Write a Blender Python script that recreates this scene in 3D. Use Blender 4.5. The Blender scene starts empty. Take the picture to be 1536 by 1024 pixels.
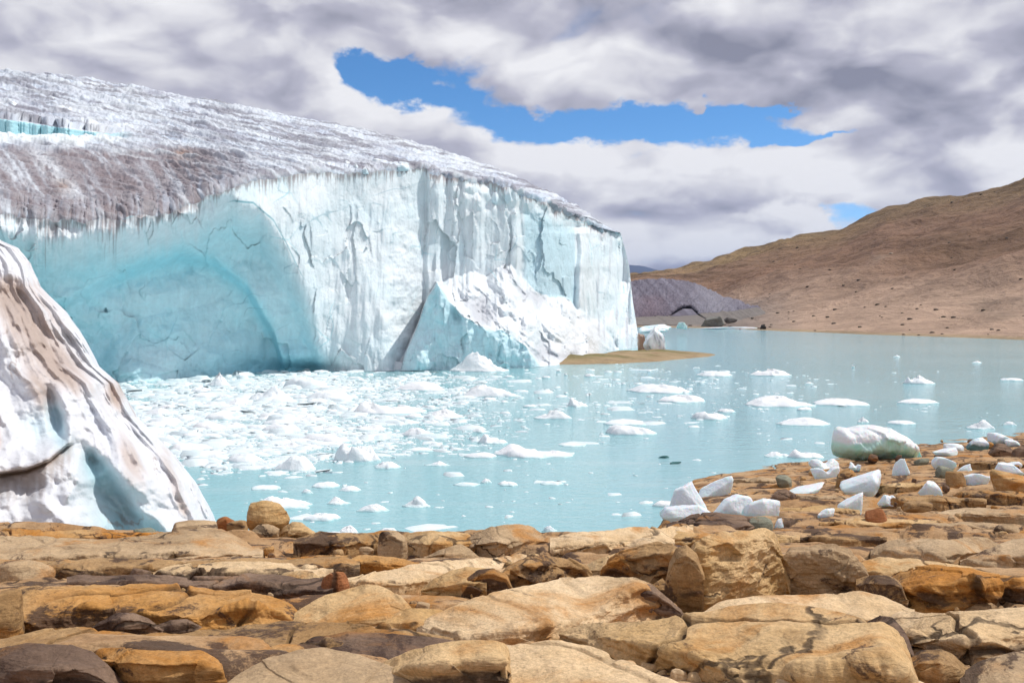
import bpy, bmesh, math, random
import numpy as np
from mathutils import Vector

random.seed(7)
RNG = np.random.default_rng(11)
SC = bpy.context.scene
COL = SC.collection
F, HZ, CAMH, CX = 1493.3, 455.0, 5.0, 768.0       # focal length in photo pixels, horizon row, eye height above the lake (m)

# ------------------------------------------------------------------ numpy noise
_perm = RNG.permutation(256); _perm = np.concatenate([_perm, _perm, _perm])
_grad = np.array([[1,1,0],[-1,1,0],[1,-1,0],[-1,-1,0],[1,0,1],[-1,0,1],[1,0,-1],[-1,0,-1],
                  [0,1,1],[0,-1,1],[0,1,-1],[0,-1,-1],[1,1,0],[-1,1,0],[0,-1,1],[0,-1,-1]], float)
def pn(x, y, z=0.0):
    x, y, z = np.broadcast_arrays(np.asarray(x, float), np.asarray(y, float), np.asarray(z, float))
    x0 = np.floor(x).astype(int); y0 = np.floor(y).astype(int); z0 = np.floor(z).astype(int)
    fx, fy, fz = x-x0, y-y0, z-z0
    x0 &= 255; y0 &= 255; z0 &= 255
    u, v, w = [t*t*t*(t*(t*6-15)+10) for t in (fx, fy, fz)]
    def g(i, j, k):
        h = _perm[_perm[_perm[x0+i]+y0+j]+z0+k] & 15
        gr = _grad[h]
        return gr[..., 0]*(fx-i)+gr[..., 1]*(fy-j)+gr[..., 2]*(fz-k)
    def L(a, b, t): return a+(b-a)*t
    return L(L(L(g(0,0,0), g(1,0,0), u), L(g(0,1,0), g(1,1,0), u), v),
             L(L(g(0,0,1), g(1,0,1), u), L(g(0,1,1), g(1,1,1), u), v), w)
def fbm(x, y, z=0.0, o=4, gain=.5, ridged=False):
    s = 0; a = 1; t = 0
    for i in range(o):
        n = pn(np.asarray(x)*2**i+i*17.3, np.asarray(y)*2**i-i*9.1, np.asarray(z)*2**i+i*5.7)
        if ridged: n = 1-2*np.abs(n)
        s = s+a*n; t += a; a *= gain
    return s/t
def worley(x, y, seed=0):
    x = np.asarray(x, float); y = np.asarray(y, float)
    xi = np.floor(x).astype(int); yi = np.floor(y).astype(int)
    f1 = np.full(x.shape, 9.0); f2 = f1.copy()
    for i in (-1, 0, 1):
        for j in (-1, 0, 1):
            a = (xi+i) & 255; b = (yi+j) & 255
            h = _perm[_perm[a]+b+seed % 200]; h2 = _perm[h+37]
            d = np.hypot(xi+i+h/255.-x, yi+j+h2/255.-y)
            f2 = np.minimum(f2, np.maximum(f1, d)); f1 = np.minimum(f1, d)
    return f1, f2
def facets(x, y, seed=0, tilt=1.0):
    # broken planes: every Voronoi cell is one tilted facet with its own offset
    x = np.asarray(x, float); y = np.asarray(y, float)
    xi = np.floor(x).astype(int); yi = np.floor(y).astype(int)
    best = np.full(x.shape, 9.0); val = np.zeros(x.shape)
    for i in (-1, 0, 1):
        for j in (-1, 0, 1):
            h = _perm[_perm[(xi+i) & 255]+((yi+j) & 255)+seed % 200]; h2 = _perm[h+37]
            dx, dy = x-(xi+i+h/255.), y-(yi+j+h2/255.)
            d = np.hypot(dx, dy)
            v = (_perm[h+91]/255.-.5)+tilt*((_perm[h2+11]/255.-.5)*dx+(_perm[h2+77]/255.-.5)*dy)
            m_ = d < best; val = np.where(m_, v, val); best = np.where(m_, d, best)
    return val
def sm(a, b, x):
    t = np.clip((np.asarray(x, float)-a)/(b-a), 0, 1); return t*t*(3-2*t)
def gs(x, c, r): return np.exp(-((np.asarray(x, float)-c)/r)**2)
def smooth1(a, k):
    if k < 2: return a
    ker = np.hanning(k+2)[1:-1]; ker /= ker.sum()
    return np.convolve(np.pad(a, k, mode='edge'), ker, 'same')[k:-k]
def ip(x, pts): return np.interp(x, [p[0] for p in pts], [p[1] for p in pts])
def mixc(a, b, t): return a*(1-t[..., None])+np.asarray(b, float)*t[..., None]
def wpos(px, py, d):
    px, py, d = np.broadcast_arrays(np.asarray(px, float), np.asarray(py, float), np.asarray(d, float))
    return np.stack([(px-CX)/F*d, d, CAMH-(py-HZ)/F*d], -1)

# ------------------------------------------------------------------ mesh helpers
def tag(o, label=None, cat=None, group=None, kind=None):
    if label: o['label'] = label
    if cat: o['category'] = cat
    if group: o['group'] = group
    if kind: o['kind'] = kind
    return o
def link(me, name, mat, parent=None):
    o = bpy.data.objects.new(name, me); COL.objects.link(o)
    if mat: me.materials.append(mat)
    if parent: o.parent = parent
    return o
def mesh_np(name, V, faces, mat, col=None, smooth=True, parent=None):
    me = bpy.data.meshes.new(name)
    V = np.ascontiguousarray(V, np.float32); n = len(faces); k = faces.shape[1]
    me.vertices.add(len(V)); me.vertices.foreach_set('co', V.ravel())
    me.loops.add(n*k); me.loops.foreach_set('vertex_index', np.ascontiguousarray(faces, np.int32).ravel())
    me.polygons.add(n); me.polygons.foreach_set('loop_start', np.arange(0, n*k, k, dtype=np.int32))
    me.polygons.foreach_set('use_smooth', np.full(n, smooth))
    if col is not None:
        c = np.ones((len(V), 4), np.float32); c[:, :3] = np.clip(col, 0, 1).reshape(-1, 3)
        me.attributes.new('col', 'FLOAT_COLOR', 'POINT').data.foreach_set('color', c.ravel())
    me.update(calc_edges=True); me.validate()
    return link(me, name, mat, parent)
def grid_faces(nr, nc, wrap=False):
    i = np.arange(nr-1)[:, None]; j = np.arange(nc if wrap else nc-1)[None, :]
    j2 = (j+1) % nc
    return np.stack([i*nc+j, i*nc+j2, (i+1)*nc+j2, (i+1)*nc+j], -1).reshape(-1, 4)
def grid_normals(P):
    a = np.gradient(P, axis=1); b = np.gradient(P, axis=0)
    n = np.cross(a, b); return n/np.maximum(np.linalg.norm(n, axis=-1, keepdims=True), 1e-9)
_ico = {}
def ico(s):
    if s not in _ico:
        bm = bmesh.new(); bmesh.ops.create_icosphere(bm, subdivisions=s, radius=1)
        V = np.array([v.co[:] for v in bm.verts]); Fc = np.array([[v.index for v in f.verts] for f in bm.faces]); bm.free()
        _ico[s] = (V/np.linalg.norm(V, axis=1, keepdims=True), Fc)
    return _ico[s]

# ------------------------------------------------------------------ node helpers
class NT:
    def __init__(self, tree): self.t = tree; tree.nodes.clear()
    def n(self, typ, ins=None, **props):
        nd = self.t.nodes.new(typ)
        for k, v in props.items(): setattr(nd, k, v)
        for k, v in (ins or {}).items():
            s = nd.inputs[k]
            if isinstance(v, bpy.types.NodeSocket): self.t.links.new(v, s)
            elif v is not None: s.default_value = v
        return nd
    def m(self, op, a, b=None, c=None, clamp=False):
        nd = self.n('ShaderNodeMath', {0: a, 1: b, 2: c}, operation=op, use_clamp=clamp); return nd.outputs[0]
    def vm(self, op, a, b=None):
        nd = self.n('ShaderNodeVectorMath', {0: a, 1: b}, operation=op)
        return nd.outputs['Value' if op in ('DOT_PRODUCT', 'LENGTH') else 'Vector']
    def noise(self, vec, scale, detail=4, rough=.5, dist=0.0):
        return self.n('ShaderNodeTexNoise', {'Vector': vec, 'Scale': scale, 'Detail': detail, 'Roughness': rough, 'Distortion': dist}).outputs[0]
    def ss(self, x, a, b):
        return self.n('ShaderNodeMapRange', {0: x, 1: a, 2: b, 3: 0.0, 4: 1.0}, interpolation_type='SMOOTHSTEP').outputs[0]
    def mix(self, f, a, b, bt='MIX'):
        nd = self.n('ShaderNodeMix', {0: f, 6: a, 7: b}, data_type='RGBA', blend_type=bt); return nd.outputs[2]
    def mapv(self, vec, scale, rot=(0, 0, 0)):
        return self.n('ShaderNodeMapping', {'Vector': vec, 'Scale': scale, 'Rotation': rot}).outputs[0]
def C(r, g, b): return (r, g, b, 1.0)
def new_mat(name):
    m = bpy.data.materials.new(name); m.use_nodes = True
    return m, NT(m.node_tree)
def finish(t, base, rough, bumps=(), **kw):
    nrm = None
    for h, dist, st in bumps:
        nrm = t.n('ShaderNodeBump', {'Height': h, 'Distance': dist, 'Strength': st, 'Normal': nrm}).outputs[0]
    ins = {'Base Color': base, 'Roughness': rough}
    if nrm: ins['Normal'] = nrm
    ins.update(kw)
    b = t.n('ShaderNodeBsdfPrincipled', ins)
    t.n('ShaderNodeOutputMaterial', {'Surface': b.outputs[0]})
    return b
def pos(t): return t.n('ShaderNodeNewGeometry').outputs['Position']

# ------------------------------------------------------------------ materials
def mat_glacier():
    m, t = new_mat('glacier_ice'); p = pos(t)
    a = t.n('ShaderNodeAttribute', attribute_name='col').outputs['Color']
    n1 = t.noise(p, .9, 6, .62); n2 = t.noise(t.mapv(p, (3, 3, .35)), 1.2, 5, .6)
    k = t.m('MULTIPLY_ADD', t.m('SUBTRACT', n1, .5), .35, 1.0)
    k = t.m('MULTIPLY_ADD', t.m('SUBTRACT', n2, .5), .25, k)
    base = t.vm('SCALE', a); base.node.inputs['Scale'].default_value = 1
    t.t.links.new(k, base.node.inputs['Scale'])
    finish(t, base, .55, [(n1, .35, .5), (t.noise(p, 5, 4, .6), .08, .5)],
           **{'Specular IOR Level': .3})
    return m
def mat_ice_attr(name, b=.5, sc=8.0, rough=.4, sss=0.0):
    m, t = new_mat(name); p = pos(t)
    a = t.n('ShaderNodeAttribute', attribute_name='col').outputs['Color']
    n1 = t.noise(p, sc, 6, .6)
    k = t.m('MULTIPLY_ADD', t.m('SUBTRACT', n1, .5), .22, 1.0)
    base = t.vm('SCALE', a); t.t.links.new(k, base.node.inputs['Scale'])
    kw = {'Specular IOR Level': .35}
    if sss: kw.update({'Subsurface Weight': sss, 'Subsurface Radius': (.25, .6, .8), 'Subsurface Scale': .25})
    finish(t, base, rough, [(n1, .05, b), (t.noise(p, sc*4, 3), .012, b)], **kw)
    return m
def mat_floe():
    m, t = new_mat('floe_ice'); p = pos(t)
    n1 = t.noise(p, 3.5, 5, .6)
    z = t.n('ShaderNodeSeparateXYZ', {0: p}).outputs[2]
    z = t.m('MULTIPLY_ADD', t.m('SUBTRACT', n1, .5), .12, z)
    wl = t.m('SUBTRACT', 1.0, t.ss(z, -.02, .08))
    r = t.n('ShaderNodeObjectInfo').outputs['Random']
    white = t.mix(r, C(.80, .86, .89), C(.86, .88, .90))
    base = t.mix(wl, white, C(.52, .77, .80))
    base = t.mix(t.m('MULTIPLY', t.ss(n1, .58, .75), .35), base, C(.6, .76, .82))
    finish(t, base, .45, [(n1, .08, .5), (t.noise(p, 16, 3), .015, .5)], **{'Specular IOR Level': .3})
    return m
def mat_brash():
    m, t = new_mat('brash_ice'); p = pos(t)
    n1 = t.noise(p, 1.2, 5, .6)
    finish(t, t.mix(n1, C(.58, .74, .79), C(.84, .88, .90)), .5, [(t.noise(p, 14, 3), .02, .5)], **{'Specular IOR Level': .3})
    return m
def mat_water():
    m, t = new_mat('lake_water'); p = pos(t)
    big = t.noise(t.mapv(p, (.02, .05, 1)), 1.0, 3)
    st = t.noise(t.mapv(p, (.12, .5, 1)), 1.0, 5, .6)
    base = t.mix(t.ss(big, .35, .65), C(.24, .48, .53), C(.29, .53, .575))
    base = t.mix(t.m('MULTIPLY', t.ss(st, .52, .72), .5), base, C(.40, .575, .61))
    s3 = t.n('ShaderNodeSeparateXYZ', {0: p}).outputs
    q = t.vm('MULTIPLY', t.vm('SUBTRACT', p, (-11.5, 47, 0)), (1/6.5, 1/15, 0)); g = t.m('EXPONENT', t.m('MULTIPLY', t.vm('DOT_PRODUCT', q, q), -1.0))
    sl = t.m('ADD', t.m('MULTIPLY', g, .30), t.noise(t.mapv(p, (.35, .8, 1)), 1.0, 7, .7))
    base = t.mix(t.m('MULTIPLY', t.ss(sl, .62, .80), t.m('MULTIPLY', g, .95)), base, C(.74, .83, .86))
    w1 = t.noise(t.mapv(p, (1.6, 3.6, 1)), 1.0, 4, .55, .4); w2 = t.noise(t.mapv(p, (6, 13, 1)), 1.0, 3, .5)
    finish(t, base, .10, [(w1, .10, .5), (w2, .02, .6)], **{'IOR': 1.33, 'Specular IOR Level': .34})
    return m
def mat_rock(name, tan, alt, orange=.3, crust=.3, grain=1.0, obj=True):
    m, t = new_mat(name); p = pos(t)
    if obj:
        r = t.n('ShaderNodeObjectInfo').outputs['Random']
        off = t.n('ShaderNodeCombineXYZ', {0: t.m('MULTIPLY', r, 37.0), 1: t.m('MULTIPLY', r, 71.0), 2: t.m('MULTIPLY', r, 13.0)}).outputs[0]
        q = t.vm('ADD', p, off)
    else: q = p
    big = t.noise(t.mapv(q, (1, 1, 1.8)), 1.1, 5, .6)
    med = t.noise(t.mapv(q, (1, 1, 2.5)), 3.2, 8, .62, .5)
    fine = t.noise(q, 28, 6, .7)
    strat = t.noise(t.mapv(q, (.8, 1.2, 9), (.12, .08, 0)), 2.2, 6, .6, .3)
    base = t.mix(t.ss(big, .32, .68), tan, alt)
    base = t.mix(t.m('MULTIPLY', t.ss(strat, .5, .72), .55), base, C(tan[0]*.62, tan[1]*.56, tan[2]*.5))
    og = t.noise(t.mapv(q, (1, 1, 2.2)), 1.15, 7, .62, .8)
    base = t.mix(t.m('MULTIPLY', t.ss(og, .62-orange*.3, .78-orange*.25), min(1, .5+orange)), base, C(.42, .18, .035))
    cr = t.noise(t.mapv(q, (1, 1, 2.0), (0, 0, .6)), 1.35, 9, .66, 1.0)
    cr = t.m('MULTIPLY_ADD', t.m('SUBTRACT', fine, .5), .25, cr)
    base = t.mix(t.m('MULTIPLY', t.ss(cr, .675-crust*.3, .74-crust*.3), .88), base, C(.062, .036, .026))
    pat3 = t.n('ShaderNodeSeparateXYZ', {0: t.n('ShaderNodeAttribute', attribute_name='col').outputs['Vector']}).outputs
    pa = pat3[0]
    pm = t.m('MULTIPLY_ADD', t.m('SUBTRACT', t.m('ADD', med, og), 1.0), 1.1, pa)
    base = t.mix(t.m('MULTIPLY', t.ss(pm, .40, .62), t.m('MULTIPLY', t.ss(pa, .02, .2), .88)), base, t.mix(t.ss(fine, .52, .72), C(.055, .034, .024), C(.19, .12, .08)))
    gr = t.m('MULTIPLY_ADD', t.m('SUBTRACT', fine, .5), 1.0*grain, 1.0)
    gr = t.m('MULTIPLY_ADD', t.m('SUBTRACT', t.noise(q, 75, 3, .7), .5), .9*grain, gr)
    gr = t.m('MULTIPLY_ADD', t.m('SUBTRACT', med, .5), .55, gr)
    b2 = t.vm('SCALE', base); t.t.links.new(gr, b2.node.inputs['Scale'])
    # sparse cracks
    wv = t.vm('ADD', q, t.vm('SCALE', t.n('ShaderNodeTexNoise', {'Vector': q, 'Scale': 2.5, 'Detail': 4}).outputs['Color']))
    wv.node.inputs[1].links[0].from_node.inputs['Scale'].default_value = .5
    vor = t.n('ShaderNodeTexVoronoi', {'Vector': t.mapv(wv, (.7, .7, 1.9)), 'Scale': .9}, feature='DISTANCE_TO_EDGE').outputs['Distance']
    gate = t.ss(t.noise(q, 1.3, 2), .5, .58)
    ck = t.m('MULTIPLY', t.m('SUBTRACT', 1.0, t.ss(vor, .004, .022)), gate)
    b3 = t.mix(t.m('MULTIPLY', t.m('MAXIMUM', ck, pat3[1]), .8), b2, C(.045, .028, .018))
    hk = t.m('MULTIPLY', ck, -1.0)
    finish(t, b3, .85, [(big, .10, .5), (med, .05, .5), (strat, .05, .6), (hk, .03, .7), (fine, .011, .8)], **{'Specular IOR Level': .22})
    return m
def mat_attr_ground(name, sc, st=(1, 1, 1), amp=.5, bump=.5, dist=.5):
    m, t = new_mat(name); p = pos(t)
    a = t.n('ShaderNodeAttribute', attribute_name='col').outputs['Color']
    n = t.noise(t.mapv(p, st), sc, 8, .68, .4)
    f = t.noise(p, sc*9, 4, .6)
    k = t.m('MULTIPLY_ADD', t.m('SUBTRACT', n, .5), amp*2, 1.0)
    k = t.m('MULTIPLY_ADD', t.m('SUBTRACT', f, .5), amp, k)
    base = t.vm('SCALE', a); t.t.links.new(k, base.node.inputs['Scale'])
    finish(t, base, .9, [(n, dist, bump), (f, dist*.12, bump)], **{'Specular IOR Level': .15})
    return m
M_GL = mat_glacier(); M_SERAC = mat_ice_attr('serac_ice', .8, 3.0, .5); M_CHUNK = mat_ice_attr('beached_ice', .5, 6.0, .28, .45)
M_FLOE = mat_floe(); M_BRASH = mat_brash(); M_WATER = mat_water()
M_TAN = mat_rock('tan_sandstone', C(.50, .315, .132), C(.63, .44, .235), .40, .24)
M_PALE = mat_rock('pale_sandstone', C(.61, .425, .23), C(.71, .535, .335), .34, .21)
M_GREY = mat_rock('grey_tan_sandstone', C(.38, .26, .145), C(.54, .39, .235), .26, .30)
M_ORANGE = mat_rock('ochre_sandstone', C(.47, .235, .065), C(.53, .34, .16), .68, .42)
M_BROWN = mat_rock('brown_crusted_sandstone', C(.32, .19, .08), C(.44, .28, .135), .42, .50)
M_DARK = mat_rock('dark_purple_brown_rock', C(.12, .075, .052), C(.27, .18, .12), .3, .46)
M_RED = mat_rock('red_brown_rock', C(.30, .115, .045), C(.36, .15, .06), .3, .05)
M_GREEN = mat_rock('grey_green_rock', C(.20, .21, .16), C(.28, .28, .21), .0, .2)
M_SHORE = mat_rock('shore_bedrock', C(.38, .22, .10), C(.50, .33, .18), .42, .56, obj=False)  # heavy crust, also painting the gaps between slabs dark as deep shadow
M_HILL = mat_attr_ground('hill_soil', .07, (1, 1, 2.4), .7, 1.0, 3.0)
M_MOUND = mat_attr_ground('mound_debris', .3, (1, 1, 1), .35, .8, .8)
M_SPIT = mat_attr_ground('spit_ground', .7, (1, 1, 1), .5, .5, .3)
M_FAR = mat_attr_ground('far_hill_haze_blue', .004, (1, 1, 1), .4, .3, 20)

# ------------------------------------------------------------------ shore ground (structure)
SHORE = [(-400, 15.6), (300, 16.2), (800, 16.6), (900, 18.5), (985, 22), (1040, 28.5), (1100, 30.2), (1200, 32), (1380, 36), (1536, 39.2), (1900, 43)]
def ground_smooth(X, Y):
    X = np.asarray(X, float); Y = np.asarray(Y, float)
    px = CX+F*X/np.maximum(Y, .5)
    sh = ip(px, SHORE)
    near = 3.4-.165*(np.clip(Y, 2.0, 14)-4.3)
    far = 1.8*(1-(Y-14)/np.maximum(sh-14, .5))
    far = np.where(far < 0, np.maximum(far*1.2, -3), far)
    return np.where(Y < 14, near, far)
def ground_z(X, Y):
    z = ground_smooth(X, Y)
    amp = sm(1.5, 5, Y)*(1-.55*sm(16, 30, Y))
    n = fbm(X*.33+3, Y*.62+1, 0, 4)*3.2
    fl = np.floor(n); fr = n-fl
    terr = fl+sm(.0, .28, fr)*.75+fr*.25
    z = z+amp*(.13*terr+.05*fbm(X*1.3, Y*2.1, 3, 4)+.02*fbm(X*4, Y*8, 5, 4)) - .09
    return z
def hit(px, py):
    d = np.arange(2.2, 60, .03)
    z = CAMH-(py-HZ)/F*d
    g = ground_smooth((px-CX)/F*d, d)
    k = np.nonzero(z <= g)[0]
    return float(d[k[0]]) if len(k) else 5.0*F/max(py-HZ, 1)
def build_shore():
    pxs = np.concatenate([np.linspace(-9000, -430, 150), np.linspace(-420, 1960, 950), np.linspace(1975, 9000, 150)])
    ds = np.concatenate([np.linspace(-14, 1.9, 30), np.exp(np.linspace(math.log(2.0), math.log(60), 620))])
    PX, D = np.meshgrid(pxs, ds)
    X = (PX-CX)/F*np.maximum(D, 2.0)
    h1, h2 = worley(X*.9+.5*fbm(X*1.2, D*1.2, 3, 3), D*1.3+.5*fbm(X*1.2, D*1.2, 8, 3), 91)
    crk = sm(.075, .015, h2-h1)*sm(-.2, .1, fbm(X*.6, D*.6, 17, 3))
    V = np.stack([X, D, ground_z(X, D)-.05*crk], -1)
    c = np.zeros(V.shape); c[..., 1] = crk*.8
    o = mesh_np('shore_ground', V.reshape(-1, 3), grid_faces(*PX.shape), M_SHORE, c.reshape(-1, 3))
    tag(o, kind='structure')
build_shore()

# ------------------------------------------------------------------ big ground sheet and water
def plane(name, x0, x1, y0, y1, z, mat):
    V = np.array([[x0, y0, z], [x1, y0, z], [x1, y1, z], [x0, y1, z]], float)
    return tag(mesh_np(name, V, np.array([[0, 1, 2, 3]]), mat), kind='structure')
plane('water', -220, 420, 6, 330, 0, M_WATER)
gm, gt = new_mat('plain_soil'); finish(gt, C(.25, .18, .12), .95)
plane('ground', -7900, 7900, -400, 8700, -4, gm)

# ------------------------------------------------------------------ glacier
def build_glacier():
    root = bpy.data.objects.new('glacier', None); COL.objects.link(root); root.location = (-10, 80, 0)
    tag(root, 'huge pale blue glacier front with a scooped turquoise hollow and dirty grey streaked top', 'glacier')
    nc, nf, nt = 1290, 400, 270
    u = np.linspace(0, 1, nc)[None, :]
    xr = -640+u*(945+640)                                     # nominal column
    BASE = [(-260, 588), (0, 580), (180, 571), (300, 562), (400, 556), (520, 553), (700, 551), (790, 547), (880, 539), (945, 531)]
    LIP = [(-260, 318), (0, 322), (60, 330), (120, 332), (200, 328), (260, 318), (310, 296), (345, 284), (380, 272), (450, 261), (560, 258), (640, 254), (655, 262), (700, 274), (752, 276), (790, 296), (830, 305), (860, 322), (900, 336), (945, 352)]
    SKY = [(-260, 96), (0, 112), (100, 118), (200, 136), (300, 153), (400, 173), (500, 190), (600, 213), (700, 244), (800, 281), (850, 301), (900, 326), (945, 350)]
    LIPD = [(-260, 47), (0, 53), (180, 57), (350, 63), (500, 74), (600, 79), (660, 82), (720, 85), (790, 87), (880, 94), (945, 103)]
    SKYD = [(-260, 190), (300, 190), (600, 165), (800, 130), (900, 112), (945, 104)]
    base = ip(xr, BASE)+4
    lip = ip(xr, LIP)+6*fbm(xr*.03, 2.0, 0, 4)+16*sm(340, 300, xr)*fbm(xr*.028, 12.0, 0, 4)+(2+2*sm(320, 400, xr))*fbm(xr*.15, 7.0, 0, 2)+9*sm(590, 660, xr)*(worley(xr*.045, 0*xr+.5, 9)[0]-.4)+4*sm(590, 660, xr)*(worley(xr*.13, 0*xr+.5, 19)[0]-.4)
    sky = ip(xr, SKY)+1.6*fbm(xr*.05, 5.0, 0, 4)+.8*fbm(xr*.35, 3.0, 0, 2); sky = np.minimum(sky, lip-1)
    lipd, skyd = ip(xr, LIPD), ip(xr, SKYD)
    based = CAMH*F/(base-HZ)
    # ---- face rows (bottom to lip)
    v = np.linspace(0, 1, nf)[:, None]
    py = base+(lip-base)*v
    END = [(340, 925), (350, 931), (375, 938), (400, 944), (450, 949), (500, 957), (525, 962), (560, 970)]
    end = ip(py, END)
    px = xr+(end-945)*sm(.8, 1, u)**2
    warp = 14*fbm(px*.012, py*.012, 1, 3)
    ARCH = [(-260, 320), (0, 338), (80, 352), (150, 340), (250, 318), (300, 302), (345, 287), (390, 306), (430, 362), (460, 428), (490, 505), (510, 560)]
    ya = ip(px, ARCH)+warp*.35*sm(360, 250, px)
    rec = sm(0, 1, (py-ya)/95.)*sm(515, 470, px)*sm(-420, -240, px)              # hollow
    crest = [(600, 560), (622, 500), (640, 452), (655, 424), (672, 446), (695, 472), (730, 490), (765, 500), (790, 522), (812, 552), (945, 560)]
    upper = [(600, 556), (640, 450), (655, 423), (705, 410), (765, 400), (800, 424), (840, 448), (870, 462), (905, 492), (945, 545)]
    yc = ip(px, crest)+warp*.8+7*fbm(px*.06, 3.3, 0, 3); yu = np.minimum(ip(px, upper)+warp*.9+22*fbm(px*.035, 8.8, 0, 4), yc-1)
    inb = sm(572, 640, px+.9*warp+6*fbm(px*.05, py*.05, 55, 3))*sm(955, 900, px)
    # cliff depth away from the hollow/buttress
    d_cl = lipd+(based-lipd)*sm(.0, 1.0, (py-lip)/np.maximum(base-lip, 1))
    d_al = lipd+(based-lipd)*rec - 2.5*sm(0, 60, py-lip)*(1-rec)*.3
    al = sm(520, 460, px)*sm(-430, -300, px)
    D = d_cl*(1-al)+d_al*al
    tb = np.clip((py-yu)/np.maximum(yc-yu, 2), 0, 1)
    d_b = np.where(py < yu, lipd+1.0, np.where(py > yc, based, lipd+1.0+(based-lipd-1.0)*tb))
    D = D*(1-inb)+d_b*inb
    # undercut at the right foot of the hollow, overhanging edge of the arch
    D = D+2.2*gs(px, 450, 60)*gs(py, 556, 15)*sm(525, 500, px)
    # inner scooped panels of the hollow
    ins = rec*al
    f1, f2 = worley(px*.0085+warp*.02, py*.011+.3, 3)
    D = D+ins*(1.9*(f1-.4)+.8*fbm(px*.02, py*.02, 4, 4))
    y2 = ip(px, [(60, 470), (140, 432), (200, 402), (265, 384), (320, 392), (370, 430), (410, 500), (430, 560)])
    D = D+1.4*ins*sm(-8, 14, py-y2+.5*warp)*sm(20, 120, px)*sm(460, 400, px)
    # debris heap at the back of the hollow
    D = D-1.6*gs(px, 225, 62)*sm(505, 560, py+12*fbm(px*.03, 1.5, 0, 3))*ins
    # flutes / conchoidal facets on the cliff
    nin = (1-ins)
    g1, g2 = worley(px*.024+py*.0015+warp*.03, py*.0075, 11)
    g3, g4 = worley(px*.07+warp*.05, py*.020, 23)
    D = D+nin*((.45+.1*sm(600, 660, px))*(g1-.45)+.22*(g3-.45)+.35*fbm(px*.03, py*.01, 2, 4)+.11*fbm(px*.2+py*.01, py*.014, 8, 3))
    D = D-1.7*sm(868, 884, px)*fbm(px*.055+py*.004, py*.006, 17, 4, ridged=True)+1.3*sm(866, 880, px)*(worley(px*.05, py*.022, 81)[0]-.45)+.9*sm(640, 700, px)*sm(60, 10, py-lip)*(worley(px*.06, py*.05, 83)[0]-.4)
    D = D-.12*sm(345, 300, px)*gs(py-lip, 14, 26)*fbm(px*.075+py*.01, py*.004, 19, 3, ridged=True)
    wx = fbm(px*.02, py*.012, 71, 4); wy = fbm(px*.02, py*.012, 75, 4)
    gate = sm(-.15, .25, fbm(px*.009, py*.006, 73, 3)+.35*sm(600, 700, px))
    D = D+nin*(.62*gate*facets(px*.022+.55*wx, py*.006+px*.002+.45*wy, 7, 1.5)+.30*gate*facets(px*.055+.6*wx, py*.02-px*.006+.6*wy, 17, 1.5))*sm(0, 14, py-lip)*sm(870, 840, px)
    D = D+ins*(.38*facets(px*.009+.5*wx, py*.010+.5*wy, 27, 1.6)+.22*sm(0, .25, wx)*facets(px*.03+.5*wy, py*.03, 28, 1.5))
    # tall steps in the right cliff: pillars, the smooth recessed wall at 790..865
    for c, s, a in ((640, 4, -.8), (662, 4, .8), (676, 3, -.5), (694, 3, -.4), (725, 4, .5), (778, 4, 1.5), (866, 6, -2.8), (905, 7, -1.0)):
        cc = c+7*fbm(py*.012, c*.1, 0, 3)
        D = D+a*sm(cc-s, cc+s, px)*sm(596, 622, px)*sm(45, -15, py-yu)
    # snowy slope of the buttress: diagonal gullies
    sl = inb*sm(-4, 10, py-yu)*sm(3, -9, py-yc)
    q = px-py*.95
    l1, l2 = worley(px*.021+.02*warp, (py-.35*px)*.017, 93)
    D = D-sl*(1.3*fbm(q*.026+.1*warp*.1, (py+px)*.006, 6, 4, ridged=True)+.8*fbm(px*.05, py*.05, 16, 4)+2.9*(.45-l1)-.4)
    D = D+inb*sm(-3, 6, py-yc)*(1.3*fbm(px*.03, py*.02, 3, 4)+1.0*(worley(px*.02, py*.015, 71)[0]-.45))
    # right end rolls round to the back
    D = D+24*sm(.90, 1.0, u)**2.5*(1-.2*v)
    Pf = wpos(px, py, D)
    # ---- top rows (lip to skyline)
    w = np.linspace(0, 1, nt)[1:, None]
    lsm = smooth1(lip[0], 60)[None, :]; ssm = smooth1(sky[0], 40)[None, :]
    b_ = sm(0, .14, w); e_ = sm(.965, 1, w)
    pyt = (lip*(1-b_)+lsm*b_)*(1-w)+(sky*e_+ssm*(1-e_))*w
    dsm = smooth1(D[-1], 70)[None, :]
    def dt0(ww):
        b_ = sm(0, .14, ww); dl = D[-1:]*(1-b_)+dsm*b_
        return dl+(np.maximum(skyd, dl+1)-dl)*ww**1.75
    Dt = dt0(w)
    # crevasse wall on the left
    mk = sm(215, 140, xr+18*fbm(xr*.02, 9.0, 0, 3)); y_b = 213+.02*xr; y_t = 181+.14*np.maximum(xr, 0)
    wb = np.clip((lip-y_b)/(lip-sky), 0, 1)
    g = sm(-22, 0, pyt-y_t)*(pyt <= y_b)
    Dt = Dt+mk*(dt0(wb)-Dt)*g
    pxt = xr+(ip(pyt, END)-945)*sm(.8, 1, u)**2
    Pt = wpos(pxt, pyt, Dt)
    nrm = grid_normals(Pt); nrm *= np.sign(nrm[..., 2:3]+1e-6)
    X, Y = Pt[..., 0], Pt[..., 1]
    sc = np.clip(Y/80, .7, 2.2)
    fl = pyt-.2*pxt
    rough = .4*fbm(pxt*.0045+fl*.012, fl*.12, 81, 4, ridged=True)+.6*fbm(pxt*.010, fl*.075, 1, 5, ridged=True)+.45*fbm(pxt*.05+fl*.02, fl*.16, 2, 4, ridged=True)+.22*fbm(X*.9, Y*.9, 3, 4)
    h1, h2 = worley(pxt*.03+fl*.02, fl*.11, 5)
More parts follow.
